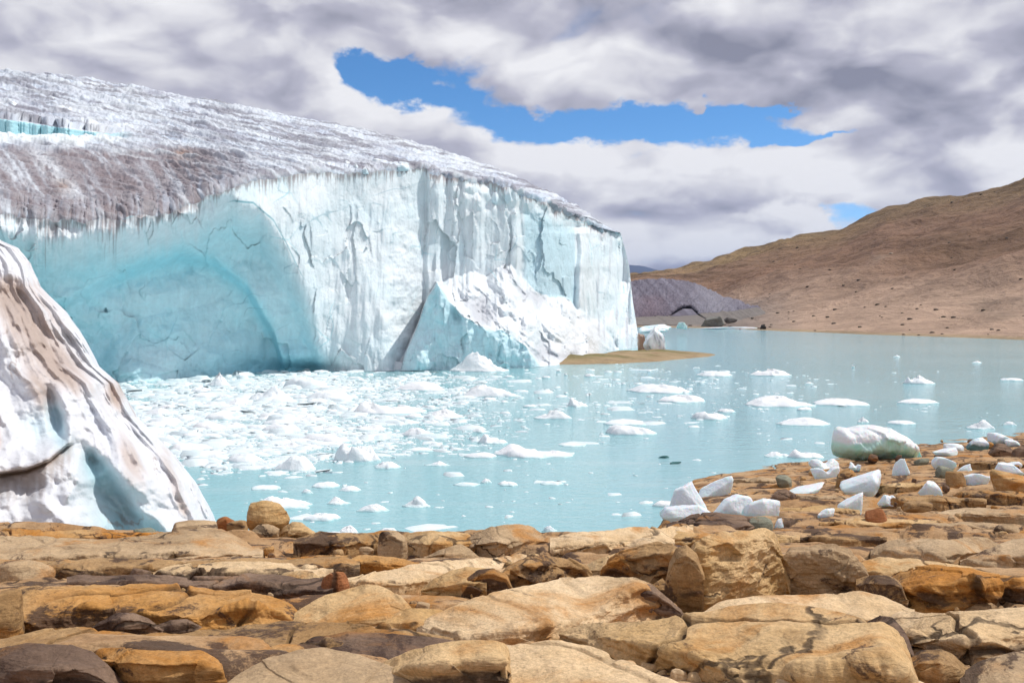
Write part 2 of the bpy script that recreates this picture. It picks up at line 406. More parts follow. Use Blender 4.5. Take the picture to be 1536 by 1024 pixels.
    crv = sm(.62, .9, fbm(pxt*.007+fl*.006, fl*.06, 66, 3, ridged=True)); rough = rough+.35*crv*sm(-.2, .2, fbm(pxt*.012, fl*.03, 67, 2))
    rough = rough*(1-.45*sm(300, 460, xr))+.12*sm(.03, .35, h2-h1)*sm(300, 480, pxt)+.20*fbm(pxt*.16+fl*.1, fl*.45, 61, 3, ridged=True)
    fade = sm(0, .06, w)*sm(0, .03, 1-w+.01)*sm(1, .96, u)
    ruf = rough*fade*.75*(1-.85*mk*(pyt <= y_b+2)*(pyt >= y_t-3))
    Pt = Pt+nrm*ruf[..., None]*sc[..., None]*.75
    # ---- colours
    white = np.array([.78, .835, .865]); blue = np.array([.52, .85, .93]); teal = np.array([.20, .58, .74]); pale = np.array([.68, .82, .875])
    dirt = np.array([.235, .19, .195]); grey = np.array([.40, .41, .47]); warm = np.array([.34, .25, .20])
    cf = np.broadcast_to(white, px.shape+(3,)).copy()
    pat = fbm(px*.012+2, py*.02, 3, 4)
    cf = mixc(cf, pale, .55*sm(-.25, .45, pat))
    cf = mixc(cf, blue, .30*sm(.2, .6, fbm(px*.018, py*.010, 9, 4))*nin)
    inn = np.clip(ins*1.25, 0, 1)
    deep = sm(-.3, .5, fbm(px*.009, py*.013, 5, 4)+.25*gs(py, y2+6, 26)*2-.1)
    cf = mixc(cf, blue*(1-.0*deep[..., None])*.55+pale*.45, inn*.8)
    cf = mixc(cf, blue, inn*deep*.85)
    cf = mixc(cf, np.array([.40, .80, .90]), inn*.75*gs(py, y2+4, 16)*sm(120, 200, px)*sm(470, 380, px))
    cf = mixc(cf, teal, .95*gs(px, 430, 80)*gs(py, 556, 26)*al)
    cf = mixc(cf, np.array([.36, .72, .83]), .5*inn*sm(470, 555, py))
    cf = mixc(cf, pale, .6*gs(px, 235, 55)*sm(508, 530, py)*inn)
    # buttress colours
    cf = mixc(cf, blue*.5+pale*.5, inb*(py > yc)*.85*sm(840, 780, px))
    cf = mixc(cf, np.array([.74, .775, .81]), (sl*.8))
    gul = sl*.8*sm(.45, .75, l1)+sm(.0, .5, -fbm(q*.026+.1*warp*.1, (py+px)*.006, 6, 4, ridged=True)+.25+.5*fbm(px*.09, py*.09, 26, 4))*sl*sm(670, 700, px)
    cf = mixc(cf, grey*.9, gul*.6)
    # recessed smooth blue wall
    wall = sm(782, 790, px)*sm(866, 860, px)*(py < yu)*sm(0, 30, py-lip)
    cf = mixc(cf, np.array([.52, .72, .80]), wall*.8)
    cf = mixc(cf, np.array([.74, .81, .85]), .9*sm(70, 8, py-lip+40*fbm(px*.09, 44.0, 0, 3))*sm(350, 310, px))
    # dirt drips under the lip
    st = .5+.5*fbm(px*.10+.02*py, py*.004, 4, 4); st2 = .5+.5*fbm(px*.42, py*.006, 6, 3)
    clus = sm(-.25, .35, fbm(px*.022, 33.0, 0, 3)); Lr = (6+120*sm(.3, .85, .35*st+.65*st2)**1.6*(.25+.9*clus))*(.35+.75*sm(330, 240, px)+.35*gs(px, 480, 120))
    drip = sm(1.0, .15, (py-lip)/np.maximum(Lr, 2))*sm(.35, .6, st2*.5+st*.55)
    cf = mixc(cf, dirt*(.8+.5*clus[..., None]), .8*drip*sm(960, 880, px))
    # long thin stains and cracks down the face
    ln = np.abs(fbm((px+5*fbm(py*.02, px*.01, 0, 2))*.045, py*.0022, 12, 2))
    stain = sm(.022, .004, ln)*sm(-.1, .3, fbm(px*.02, py*.015, 20, 2))
    cf = mixc(cf, np.array([.36, .48, .54]), .45*stain*nin)
    lc = np.abs(fbm(px*.008+py*.006, py*.010-px*.004, 31, 3))
    cf = mixc(cf, np.array([.22, .42, .50]), .55*sm(.010, .002, lc)*sm(.0, .3, fbm(px*.02, py*.02, 40, 2)))
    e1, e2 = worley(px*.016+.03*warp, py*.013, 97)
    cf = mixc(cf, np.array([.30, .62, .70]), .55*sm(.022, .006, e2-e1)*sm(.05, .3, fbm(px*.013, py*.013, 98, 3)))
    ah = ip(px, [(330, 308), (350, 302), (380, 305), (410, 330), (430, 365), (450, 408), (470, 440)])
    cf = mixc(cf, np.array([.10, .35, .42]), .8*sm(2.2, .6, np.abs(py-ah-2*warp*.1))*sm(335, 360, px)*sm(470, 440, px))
    # grey vertical grooves on the right end
    gr = np.maximum(1.2*sm(.05, .4, fbm(px*.13, py*.009, 14, 4))*sm(868, 900, px)*(py < yu+25), sm(.12, .5, fbm(px*.12, py*.03, 15, 4))*sm(872, 890, px)*sm(60, 5, py-lip))
    cf = mixc(cf, grey*1.05, .62*np.clip(gr, 0, 1))
    # top colours
    ct = np.broadcast_to(np.array([.57, .655, .765]), pxt.shape+(3,)).copy()
    str1 = fbm(pxt*.010+pyt*.012, (pyt-.22*pxt)*.055, 4, 5); str2 = fbm(pxt*.06, (pyt-.22*pxt)*.16, 7, 4)
    dm = sm(-.34, .22, str1+.7*str2+.45*fbm(pxt*.28+fl*.1, fl*.7, 51, 3))
    lnw = fbm(pxt*.0045+fl*.012, fl*.12, 81, 4, ridged=True); lnd = fbm(pxt*.006-fl*.01, fl*.16, 82, 4, ridged=True)
    front = sm(430, 300, pxt)*sm(222, 240, pyt+10*fbm(pxt*.02, 4.0, 0, 3))
    ct = mixc(ct, np.array([.30, .29, .345]), dm*(.84-.12*sm(300, 180, pyt-.1*pxt)))
    fdm = sm(-.55, .1, fbm((pxt-.75*pyt)*.05, (pyt+pxt*.5)*.009, 21, 5)+.5*fbm((pxt-.75*pyt)*.2, (pyt+pxt*.5)*.02, 22, 3))
    ct = mixc(ct, np.array([.72, .77, .81]), front*(1-fdm)*.8)
    vs_ = sm(-.1, .35, fbm(pxt*.16, pyt*.012, 62, 3))*sm(38, 6, lip-pyt)
    ct = mixc(ct, dirt, front*fdm*.93*(1-.75*vs_))
    ct = mixc(ct, np.array([.72, .76, .80]), .75*gs((pxt-75)-.85*(pyt-260), 0, 16)*sm(225, 240, pyt)*sm(318, 300, pyt)*(str2 > -.15))
    ct = mixc(ct, np.array([.40, .24, .15]), .6*gs(pxt, 277, 16)*gs(pyt, 240, 9))
    ct = mixc(ct, np.array([.30, .17, .10]), .6*gs(pxt, 95, 12)*gs(pyt, 288, 9))
    ct = mixc(ct, np.array([.82, .87, .90]), .8*sm(.16, .42, fbm(pxt*.011+4, (pyt-.2*pxt)*.05, 33, 4))*sm(225, 205, pyt-.05*pxt))
    ct = mixc(ct, np.array([.80, .86, .89]), .55*sm(.1, .4, fbm(pxt*.05, pyt*.08, 35, 4))*sm(420, 560, pxt))
    ct = mixc(ct, np.array([.10, .105, .12]), .8*sm(.34, .5, fbm(pxt*.05, (pyt-.25*pxt)*.2, 44, 3))*sm(480, 620, pxt)*.8)
    ct = mixc(ct, np.array([.70, .765, .83]), .7*sm(.45, .8, lnw)*(1-front*.8))
    ct = mixc(ct, np.array([.17, .16, .19]), .7*sm(.5, .8, lnd)*(1-front*.6))
    ct = mixc(ct, np.array([.74, .81, .86]), .6*crv*sm(235, 215, pyt-.12*pxt))
    cw = mk*(pyt <= y_b)*(pyt >= y_t-1)
    ct = mixc(ct, np.array([.40, .69, .76]), cw*.95)
    cl = sm(240, 120, pxt)*sm(y_b-3, y_b+1, pyt+4*fbm(pxt*.05, 2.2, 0, 3))*sm(228, 222, pyt+6*fbm(pxt*.03, 5.2, 0, 3))
    ct = mixc(ct, np.array([.80, .88, .90]), cl)
    # crumbled ice bank in front of the crevasse
    Pt[..., 2] += cl*.55*(.6+.7*fbm(X*.3, Y*.3, 8, 3))
    # chip relief for blue/white blocks along the crest 640..700
    me_face = Pf.copy()
    # back of the ice cap
    Pb = []; last = Pt[-1]
    for k, (dy, dz) in enumerate(((6, -.6), (25, -4), (70, -22), (110, -60))):
        q2 = last.copy(); q2[:, 1] += dy; q2[:, 0] += dy*(last[:, 0]/last[:, 1])*.9-dy*.12; q2[:, 2] = np.maximum(q2[:, 2]+dz, -3); Pb.append(q2)
    Pb = np.stack(Pb)
    # right end wall to the back, hidden from the photographed side
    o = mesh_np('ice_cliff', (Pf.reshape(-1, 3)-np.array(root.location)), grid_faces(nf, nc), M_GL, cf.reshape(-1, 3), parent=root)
    Pall = np.concatenate([Pf[-1:], Pt, Pb]); call = np.concatenate([cf[-1:], ct, np.repeat(ct[-1:], len(Pb), 0)])
    o = mesh_np('dirty_ice_cap', (Pall.reshape(-1, 3)-np.array(root.location)), grid_faces(Pall.shape[0], nc), M_GL, call.reshape(-1, 3), parent=root)
    # closing wall on the right flank
    colA = np.concatenate([Pf[:, -1], Pt[:, -1]])
    R = [colA]
    for k in (8, 40, 120):
        q2 = colA.copy(); q2[:, 1] += k; q2[:, 0] = colA[:, 0]+k*(colA[:, 0]/colA[:, 1])*.8-k*.05; q2[:, 2] *= 1-.1*(k/120); R.append(q2)
    R = np.stack(R, 1)
    o = mesh_np('ice_flank', (R.reshape(-1, 3)-np.array(root.location)), grid_faces(R.shape[0], R.shape[1]), M_GL,
                np.broadcast_to(white, R.shape).reshape(-1, 3), parent=root)
    # loose ice blades standing along the rim
    for i, (bx, bt, bb, bw, ang) in enumerate(((650, 268, 300, 9, -.1), (521, 240, 254, 14, 0), (535, 244, 256, 9, 0), (548, 248, 258, 11, 0), (568, 236, 247, 26, .2), (606, 243, 254, 20, .1), (762, 280, 300, 12, .2), (742, 288, 302, 11, 0), (395, 203, 216, 7, 0), (406, 203, 218, 8, .1), (417, 205, 218, 7, 0), (447, 209, 220, 10, 0), (672, 249, 261, 11, 0), (20, 152, 166, 26, 0), (60, 150, 158, 20, 0), (490, 186, 192, 20, 0))):
        j = int(np.clip((bx+640)/1585., 0, 1)*(nc-1))
        yl = lip[0, j]
        if bt < yl-14:
            ww = np.clip((yl-bb)/(yl-sky[0, j]), 0, 1); dd = float(dt0(ww)[0, j])+.1
        else: dd = float(D[-1, j])+.1
        blk = chunk_mesh(i+50, 3, 7, 60., 0., .05)
        wm, hm = bw*dd/F, (bb-bt)*dd/F*1.25
        c = wpos(bx, (bt+bb)/2+3, dd)
        blk[:, 0] *= 1-.45*((blk[:, 2]+1)/2)**1.5
        Vb = blk*np.array([wm, wm*1.1, hm])/2
        Vb = Vb+c-np.array(root.location)
        hh = (blk[:, 2]+1)/2
        colb = mixc(np.broadcast_to(np.array([.62, .76, .82]), Vb.shape).copy(), np.array([.80, .86, .89]), sm(.3, .9, hh))  # lit look put into the colour: blades whiten towards their tips
        mesh_np('ice_blade', Vb, ico(3)[1], M_GL, colb, smooth=False, parent=root)
def chunk_mesh(seed, sub=4, npl=12, soft=26., rnd=.12, noise=.08):
    """rounded faceted lump filling the box -1..1"""
    rg = np.random.default_rng(seed*31+5)
    V, _ = ico(sub)
    n = rg.normal(size=(npl, 3)); n /= np.linalg.norm(n, axis=1, keepdims=True)
    n = np.concatenate([n, [[0, 0, 1], [0, 0, -1], [1, 0, 0], [-1, 0, 0], [0, 1, 0], [0, -1, 0]]+rg.normal(size=(6, 3))*.25])
    n /= np.linalg.norm(n, axis=1, keepdims=True)
    dd = rg.uniform(.72, 1.0, len(n))
    dots = V@n.T
    with np.errstate(divide='ignore', invalid='ignore'):
        q = np.where(dots > .05, dots/dd, 0)
    r = 1/np.maximum((q**soft).sum(1)**(1/soft), .3)
    r = r*(1-rnd)+rnd*.95
    s = seed*3.7
    P = V*r[:, None]
    r2 = 1+noise*fbm(P[:, 0]*1.6+s, P[:, 1]*1.6, P[:, 2]*1.6, 4)+noise*.35*fbm(P[:, 0]*6+s, P[:, 1]*6, P[:, 2]*6, 3)
    P = P*r2[:, None]
    lo, hi = P.min(0), P.max(0)
    return (P-(lo+hi)/2)/((hi-lo)/2)
build_glacier()

# ------------------------------------------------------------------ dirty ice mass on the left
def build_serac():
    nr, nc = 520, 420
    EDGE = [(300, -70), (335, -45), (355, -8), (362, 4), (372, 28), (395, 46), (430, 61), (468, 100), (495, 120), (520, 134), (550, 150), (575, 178), (600, 192), (625, 206), (655, 236), (690, 268), (720, 292), (755, 312), (790, 328), (830, 340)]
    py = np.linspace(300, 830, nr)[:, None]
    th = np.linspace(-.75, 2.2, nc)[None, :]                     # 0 = facing the camera axis, pi/2 = right silhouette
    edge = ip(py[:, 0], EDGE)[:, None]+2.5*fbm(py*.03, 1.0, 0, 4)
    px = -190+(edge+190)*np.sin(np.clip(th, -.75, 1.5708)) - (edge+190)*.35*(1-np.cos(np.maximum(th-1.5708, 0)))*1.6
    H = (830-py)/530.
    R = 1.2+4.6*sm(0, 1, (py-300)/530.)
    D = 22.2+1.2*H-R*np.cos(th)*.85
    s = th*1.2+.25*fbm(py*.006, th*.7, 3, 3)
    fold = fbm(s*3.4, py*.0035, 2, 3, ridged=True); fold2 = fbm(s*9+.004*py, py*.009, 5, 4, ridged=True)
    lump = fbm(s*2.2, py*.013, 8, 4)
    rf = 1-np.abs(fbm(s*2.6+.35*fbm(py*.012, s, 4, 3), py*.0028, 77, 2)); D = D-(.42*rf**3+.42*fold+.11*fold2*sm(380, 460, py)+.65*lump+.16*fbm(px*.03, py*.03, 18, 4))*sm(1.75, 1.2, th)*(.35+.65*sm(330, 480, py))
    # ledge with a dirty overhanging lip, left foreground
    yl = ip(px, [(-200, 718), (0, 710), (40, 704), (75, 690), (100, 668), (112, 664)])
    mk = sm(114, 104, px)
    D = D-.5*mk*sm(-45, -4, py-yl)*sm(3, -2, py-yl)-.10*mk*sm(0, 6, py-yl)
    # blue groove right of it
    gx = 112+(py-664)*.32
    wg = 10+np.maximum(py-664, 0)*.26
    groove = gs(px, gx+wg, wg*1.1)*sm(650, 700, py)
    D = D+.8*groove
    gx2 = 82+(py-620)*.25
    D = D+.6*gs(px, gx2, 11)*sm(560, 600, py)*sm(680, 640, py)
    P = wpos(px, py, D)
    white = np.array([.70, .715, .75])
    c = np.broadcast_to(white, px.shape+(3,)).copy()
    c = mixc(c, np.array([.66, .72, .80]), .6*sm(-.05, .5, fbm(s*4, py*.008, 14, 4)))
    streak = fbm(s*7+2, py*.006, 9, 5)+.35*fbm(s*30, py*.02, 11, 3)
    br = np.array([.40, .305, .25]); br2 = np.array([.58, .50, .465])
    reg = (gs(px-(py-480)*.55, 40, 52)*sm(395, 430, py)*sm(620, 560, py)*1.0
           + .9*gs(px, 172, 18)*gs(py, 592, 30)+.75*gs(px-(py-690)*.35, 195, 22)*gs(py, 690, 55)
           + .75*sm(12, -5, px-(py-640)*.1)*sm(590, 630, py)*sm(690, 660, py)+.8*gs(px-(py-610)*.5, 68, 16)*gs(py, 605, 38)
           + .55*gs(px-(py-720)*.3, 262, 12)*sm(640, 680, py)*sm(790, 760, py)+.5*gs(px-(py-740)*.1, 188, 12)*gs(py, 760, 30))
    c = mixc(c, br2, .75*sm(.25, .75, reg+.55*streak))
    c = mixc(c, br, .75*sm(.55, 1.05, reg+.65*streak))
    lip = mk*(gs(py, yl, 5)*.9+.55*sm(0, 5, py-yl)*sm(1, .2, (py-yl)/np.maximum(20+95*sm(-.3, .5, fbm(px*.09, 3.0, 0, 4)), 5)))
    c = mixc(c, np.array([.30, .22, .17]), np.clip(lip, 0, .9))
    c = mixc(c, np.array([.38, .68, .76]), np.clip(.95*groove*(.7+.6*lump), 0, 1))
    c = mixc(c, np.array([.55, .76, .84]), .8*np.clip(gs(px, gx2, 13)*sm(590, 620, py)*sm(690, 660, py), 0, 1))
    c = mixc(c, np.array([.56, .75, .82]), .6*mk*gs(py, 640, 22)*gs(px, 55, 26))
    pep = sm(.40, .55, fbm(px*.22, py*.22, 3, 3))*sm(-.2, .3, fbm(px*.02, py*.02, 13, 2)+.3*reg)
    c = mixc(c, np.array([.2, .15, .13]), .5*pep)
    ln = np.abs(fbm(s*5, py*.010, 41, 4))
    c = mixc(c, np.array([.33, .25, .21]), .6*sm(.03, .006, ln)*sm(.0, .3, fbm(s*2, py*.012, 42, 2)))
    o = mesh_np('dirty_ice_mass', P.reshape(-1, 3), grid_faces(nr, nc)[:, ::-1], M_SERAC, c.reshape(-1, 3))
    # close crown
    bm = bmesh.new(); bm.from_mesh(o.data)
    bm.verts.ensure_lookup_table()
    top = [bm.verts[j] for j in range(nc)]
    ctr = bm.verts.new(sum((v.co for v in top), Vector())/nc+Vector((-.4, .8, .1)))
    ring = top
    for f_, dz in ((.82, .22), (.58, .42), (.3, .55)):
        nr_ = [bm.verts.new(ctr.co+(v.co-ctr.co)*f_+Vector((0, 0, dz+.12*math.sin(j*.11+f_*9)))) for j, v in enumerate(top)]
        for j in range(nc-1): bm.faces.new((ring[j], ring[j+1], nr_[j+1], nr_[j])).smooth = True
        ring = nr_
    ctr.co.z += .6
    for a, b in zip(ring[:-1], ring[1:]): bm.faces.new((a, b, ctr)).smooth = True
    if o.data.attributes.get('col'):
        lay = bm.verts.layers.float_color['col']
        for v in bm.verts:
            if v[lay][0] == 0 and v[lay][1] == 0: v[lay] = (.70, .715, .75, 1)
    bm.to_mesh(o.data); bm.free()
    tag(o, 'tall white ice mass streaked with brown dirt rising behind the rocks at the left edge', 'ice mass')
build_serac()

# ------------------------------------------------------------------ hills, mound, spit
def build_hill():
    pxs = np.linspace(880, 2300, 760)[None, :]
    SH = [(880, 215), (1050, 202), (1150, 184), (1300, 160), (1536, 136), (1900, 105), (2300, 80)]
    RID = [(880, 428), (985, 416), (1050, 402), (1100, 388), (1160, 372), (1200, 362), (1260, 350), (1300, 335), (1330, 322), (1400, 307), (1450, 300), (1490, 292), (1536, 279), (1700, 232), (2300, 130)]
    RD = [(880, 900), (985, 860), (1100, 720), (1300, 560), (1536, 430), (1900, 330), (2300, 280)]
    ds = ip(pxs, SH)*1.0; dr = ip(pxs, RD)
    t = np.linspace(-.04, 1.25, 520)[:, None]
    d = ds+(dr-ds)*t
    zr = CAMH-(ip(pxs, RID)-HZ)/F*dr
    tt = np.clip(t, 0, None)
    pro = np.where(tt < .12, tt*.30, .036+(tt-.12)*(.964/.88)*(1+.10*np.sin((tt-.12)*3.6)*0))
    pro = np.where(tt > 1, 1-.9*(tt-1), pro)
    z = zr*pro+np.where(t < 0, t*60, 0)
    X = (pxs-CX)/F*d; Y = d+0*X
    # keep a low flat around the mound
    flat = sm(1230, 1100, pxs)*sm(.28, .16, t)
    z = z*(1-.5*flat)
    amp = sm(.03, .25, t)*(1-.75*sm(.85, 1, t))
    z = z+amp*(7.0*fbm(X*.012+Y*.006, Y*.012-X*.004, 1, 5, ridged=True)+2.2*fbm(X*.04+Y*.03, Y*.03-X*.02, 3, 5, ridged=True))+.35*fbm(X*.12, Y*.12, 4, 3)*sm(.0, .03, t)
    z = z+1.5*sm(.8, 1, t)*fbm(pxs*.02, 3.0, 0, 4)
    P = np.stack([X, Y, z], -1)
    up = np.array([.21, .15, .08]); mid = np.array([.24, .147, .097]); low = np.array([.42, .295, .215]); greyc = np.array([.22, .20, .185]); gold = np.array([.31, .215, .10])
    n = fbm(X*.012, Y*.02, 6, 5); n2 = fbm((X+Y*.6)*.03, (Y-X*.3)*.008, 9, 4)
    h = np.clip(t+.10*n, 0, 1)+0*X
    c = np.broadcast_to(low, P.shape).copy()
    c = mixc(c, mid, sm(.12, .30, h))
    c = mixc(c, up, .8*sm(.5, .9, h))
    c = mixc(c, gold, .55*sm(1350, 1150, pxs)*sm(.35, .8, h))
    c = mixc(c, np.array([.115, .075, .042]), .75*sm(-.1, .4, n2)*sm(.15, .4, h))
    c = mixc(c, np.array([.36, .27, .20]), .6*sm(.25, .5, fbm(X*.05, Y*.02, 15, 5))*sm(.5, .2, h))
    c = mixc(c, greyc, .75*sm(1230, 1090, pxs)*sm(.20, .12, h))
    c = mixc(c, np.array([.33, .25, .15]), .8*sm(.022, .008, t)*np.ones_like(X))
    o = mesh_np('hill', P.reshape(-1, 3), grid_faces(*X.shape), M_HILL, c.reshape(-1, 3))
    tag(o, kind='structure')
    # boulders and tussocks scattered over the slope
    rg = np.random.default_rng(3); k = 0
    Vc, Fc = ico(2)
    for i in range(700):
        if k >= 130: break
        j = rg.integers(80, 500); r = int(rg.choice([rg.integers(10, 70), rg.integers(15, 200), rg.integers(40, 380)]))
        q = P[r, j]; pxx = CX+F*q[0]/q[1]
        if not 1000 < pxx < 1560: continue
        s = rg.uniform(.14, .42)*(1+q[1]/260)
        V = chunk_mesh(200+i % 20, 2)*np.array([s*1.35, s, s*.6])*.5
        o = mesh_np('hill_boulder', V+q+np.array([0, 0, .1*s]), Fc, M_HDARK if rg.random() < .85 else M_HLIGHT, smooth=True)
        lt = o.data.materials[0] == M_HDARK
        tag(o, 'small dark boulder scattered on the brown hillside' if lt else 'small pale boulder scattered on the brown hillside', 'boulder',
            'dark boulders on the hillside' if lt else 'pale boulders on the hillside'); k += 1
    return P
m1, t1 = new_mat('dark_hill_rock'); finish(t1, t1.mix(t1.noise(pos(t1), 1.5, 4), C(.04, .032, .022), C(.10, .075, .05)), .9); M_HDARK = m1
m1, t1 = new_mat('pale_hill_rock'); finish(t1, t1.mix(t1.noise(pos(t1), 1.5, 4), C(.40, .34, .27), C(.55, .48, .40)), .9); M_HLIGHT = m1
HILLP = build_hill()

def build_mound():
    nr, nc = 170, 320
    pxs = np.linspace(880, 1150, nc)[None, :]
    TOP = [(880, 432), (930, 424), (975, 419), (1010, 420), (1035, 424), (1060, 433), (1085, 446), (1110, 452), (1135, 458), (1150, 466)]
    BOT = [(880, 478), (960, 475), (1000, 473), (1050, 470), (1100, 465), (1135, 461), (1150, 466.5)]
    top = ip(pxs, TOP)+.8*fbm(pxs*.05, 1.0, 0, 3); bot = ip(pxs, BOT)+2
    v = np.linspace(0, 1, nr)[:, None]
    py = bot+(top-bot)*v
    d = 246+44*v**1.35+0*pxs
    # cave: dark recess under an arch
    ya = ip(pxs, [(1000, 476), (1012, 464), (1024, 458), (1036, 458), (1046, 466), (1049, 471)])+1.2
    yi = ip(pxs, [(1000, 476), (1012, 470), (1024, 463), (1038, 463), (1046, 471), (1049, 472)])
    cave = sm(-.8, .8, py-ya)*sm(1003, 1008, pxs)*sm(1050, 1046, pxs)
    d = d+5*cave*sm(1.0, -1.0, py-yi)
    P = wpos(pxs, py, d)
    X, Y = P[..., 0], P[..., 1]
    nrm = grid_normals(P)
    dis = .9*fbm(pxs*.05+py*.05, py*.02, 2, 5, ridged=True)+.5*fbm(pxs*.3, py*.3, 4, 3)
    P = P+nrm*(dis*(1-cave)*.7)[..., None]
    c = np.broadcast_to(np.array([.135, .122, .155]), P.shape).copy()
    c = mixc(c, np.array([.235, .225, .275]), .8*sm(-.2, .4, fbm((pxs-py)*.1, py*.03, 3, 5)))
    c = mixc(c, np.array([.17, .13, .155]), .75*gs(pxs, 975, 26)*sm(440, 452, py))
    c = mixc(c, np.array([.28, .28, .32]), .5*gs(pxs, 1075, 35))
    c = mixc(c, np.array([.12, .12, .145]), .55*sm(.2, .8, cave)*sm(1.0, -1.0, py-yi))  # cave shade put into the colour as well as the recess
    o = mesh_np('debris_mound', P.reshape(-1, 3), grid_faces(nr, nc), M_MOUND, c.reshape(-1, 3))
    sk = P[0]*np.array([1, 1, 0])+np.array([0, -22, .2]); mesh_np('foot', np.stack([sk, P[0]]).reshape(-1, 3), grid_faces(2, nc), M_MOUND, np.broadcast_to(np.array([.21, .19, .175]), (2, nc, 3)).reshape(-1, 3), parent=o)
    last = P[-1]
    B = np.stack([last, last+np.array([0, 12, -3]), last*np.array([1, 1, 0])+np.array([0, 50, -1])])
    bk = mesh_np('back_slope', B.reshape(-1, 3), grid_faces(3, nc), M_MOUND, np.broadcast_to(np.array([.2, .18, .2]), B.shape).reshape(-1, 3), parent=o)
    tag(o, 'grey purple debris covered ice mound with a dark arched slit below the brown hill', 'mound')
build_mound()

def build_far():
    pxs = np.linspace(300, 1500, 300)[None, :]
    d0 = 5200.
    ridge = ip(pxs, [(300, 392), (700, 388), (900, 392), (945, 397), (965, 399), (1000, 409), (1050, 418), (1150, 425), (1500, 430)])
    v = np.linspace(0, 1.4, 60)[:, None]
    d = d0+2200*v
    zr = CAMH-(ridge-HZ)/F*(d0+2200)
    z = zr*np.where(v <= 1, v**.9, 1-.9*(v-1))-4*(v < .02)
    X = (pxs-CX)/F*d
    z = z+8*fbm(X*.002, d*.002, 3, 4)*sm(0, .3, v)*sm(1.2, .9, v)
    P = np.stack([X, d+0*X, z], -1)
    o = mesh_np('far_hills', P.reshape(-1, 3), grid_faces(*X.shape), M_FAR, np.broadcast_to(np.array([.05, .06, .095]), P.shape).reshape(-1, 3))  # blue of the distant haze put into the hill colour
    tag(o, kind='structure')
build_far()

def build_spit():
    nr, nc = 90, 300
    xs = np.linspace(1.0, 23, nc)[None, :]
    # plan: near edge and far edge of the low spit
    near = ip(xs, [(1, 81.2), (3, 80.6), (8, 81.5), (12, 84), (15.5, 88.5), (18.5, 93.0), (20.5, 96.5), (23, 98)])
    far = ip(xs, [(1, 88), (8, 95), (12, 103), (15.5, 106), (18.8, 103), (20.5, 99.5), (23, 98.2)])
    v = np.linspace(0, 1, nr)[:, None]
    Y = near+(far-near)*v+.5*fbm(xs*.6, v*3, 2, 3)
    z = -.25+1.0*np.sin(np.pi*v)**.6*(.75+.4*fbm(xs*.3, Y*.3, 1, 4))*sm(23, 13, xs)*.8+.12*sm(.05, .1, v)*sm(.95, .9, v)
    P = np.stack([xs+0*Y, Y, z], -1)
    c = np.broadcast_to(np.array([.34, .25, .15]), P.shape).copy()
    n = fbm(xs*.25, Y*.35, 5, 5)
    c = mixc(c, np.array([.155, .145, .055]), .85*sm(-.25, .25, n)*sm(.10, .3, v)*sm(22, 14, xs))
    c = mixc(c, np.array([.20, .12, .07]), .6*sm(.1, .5, fbm(xs*.5, Y*.6, 8, 4)))
    o = mesh_np('spit', P.reshape(-1, 3), grid_faces(nr, nc), M_SPIT, c.reshape(-1, 3))
    tag(o, kind='structure')
build_spit()

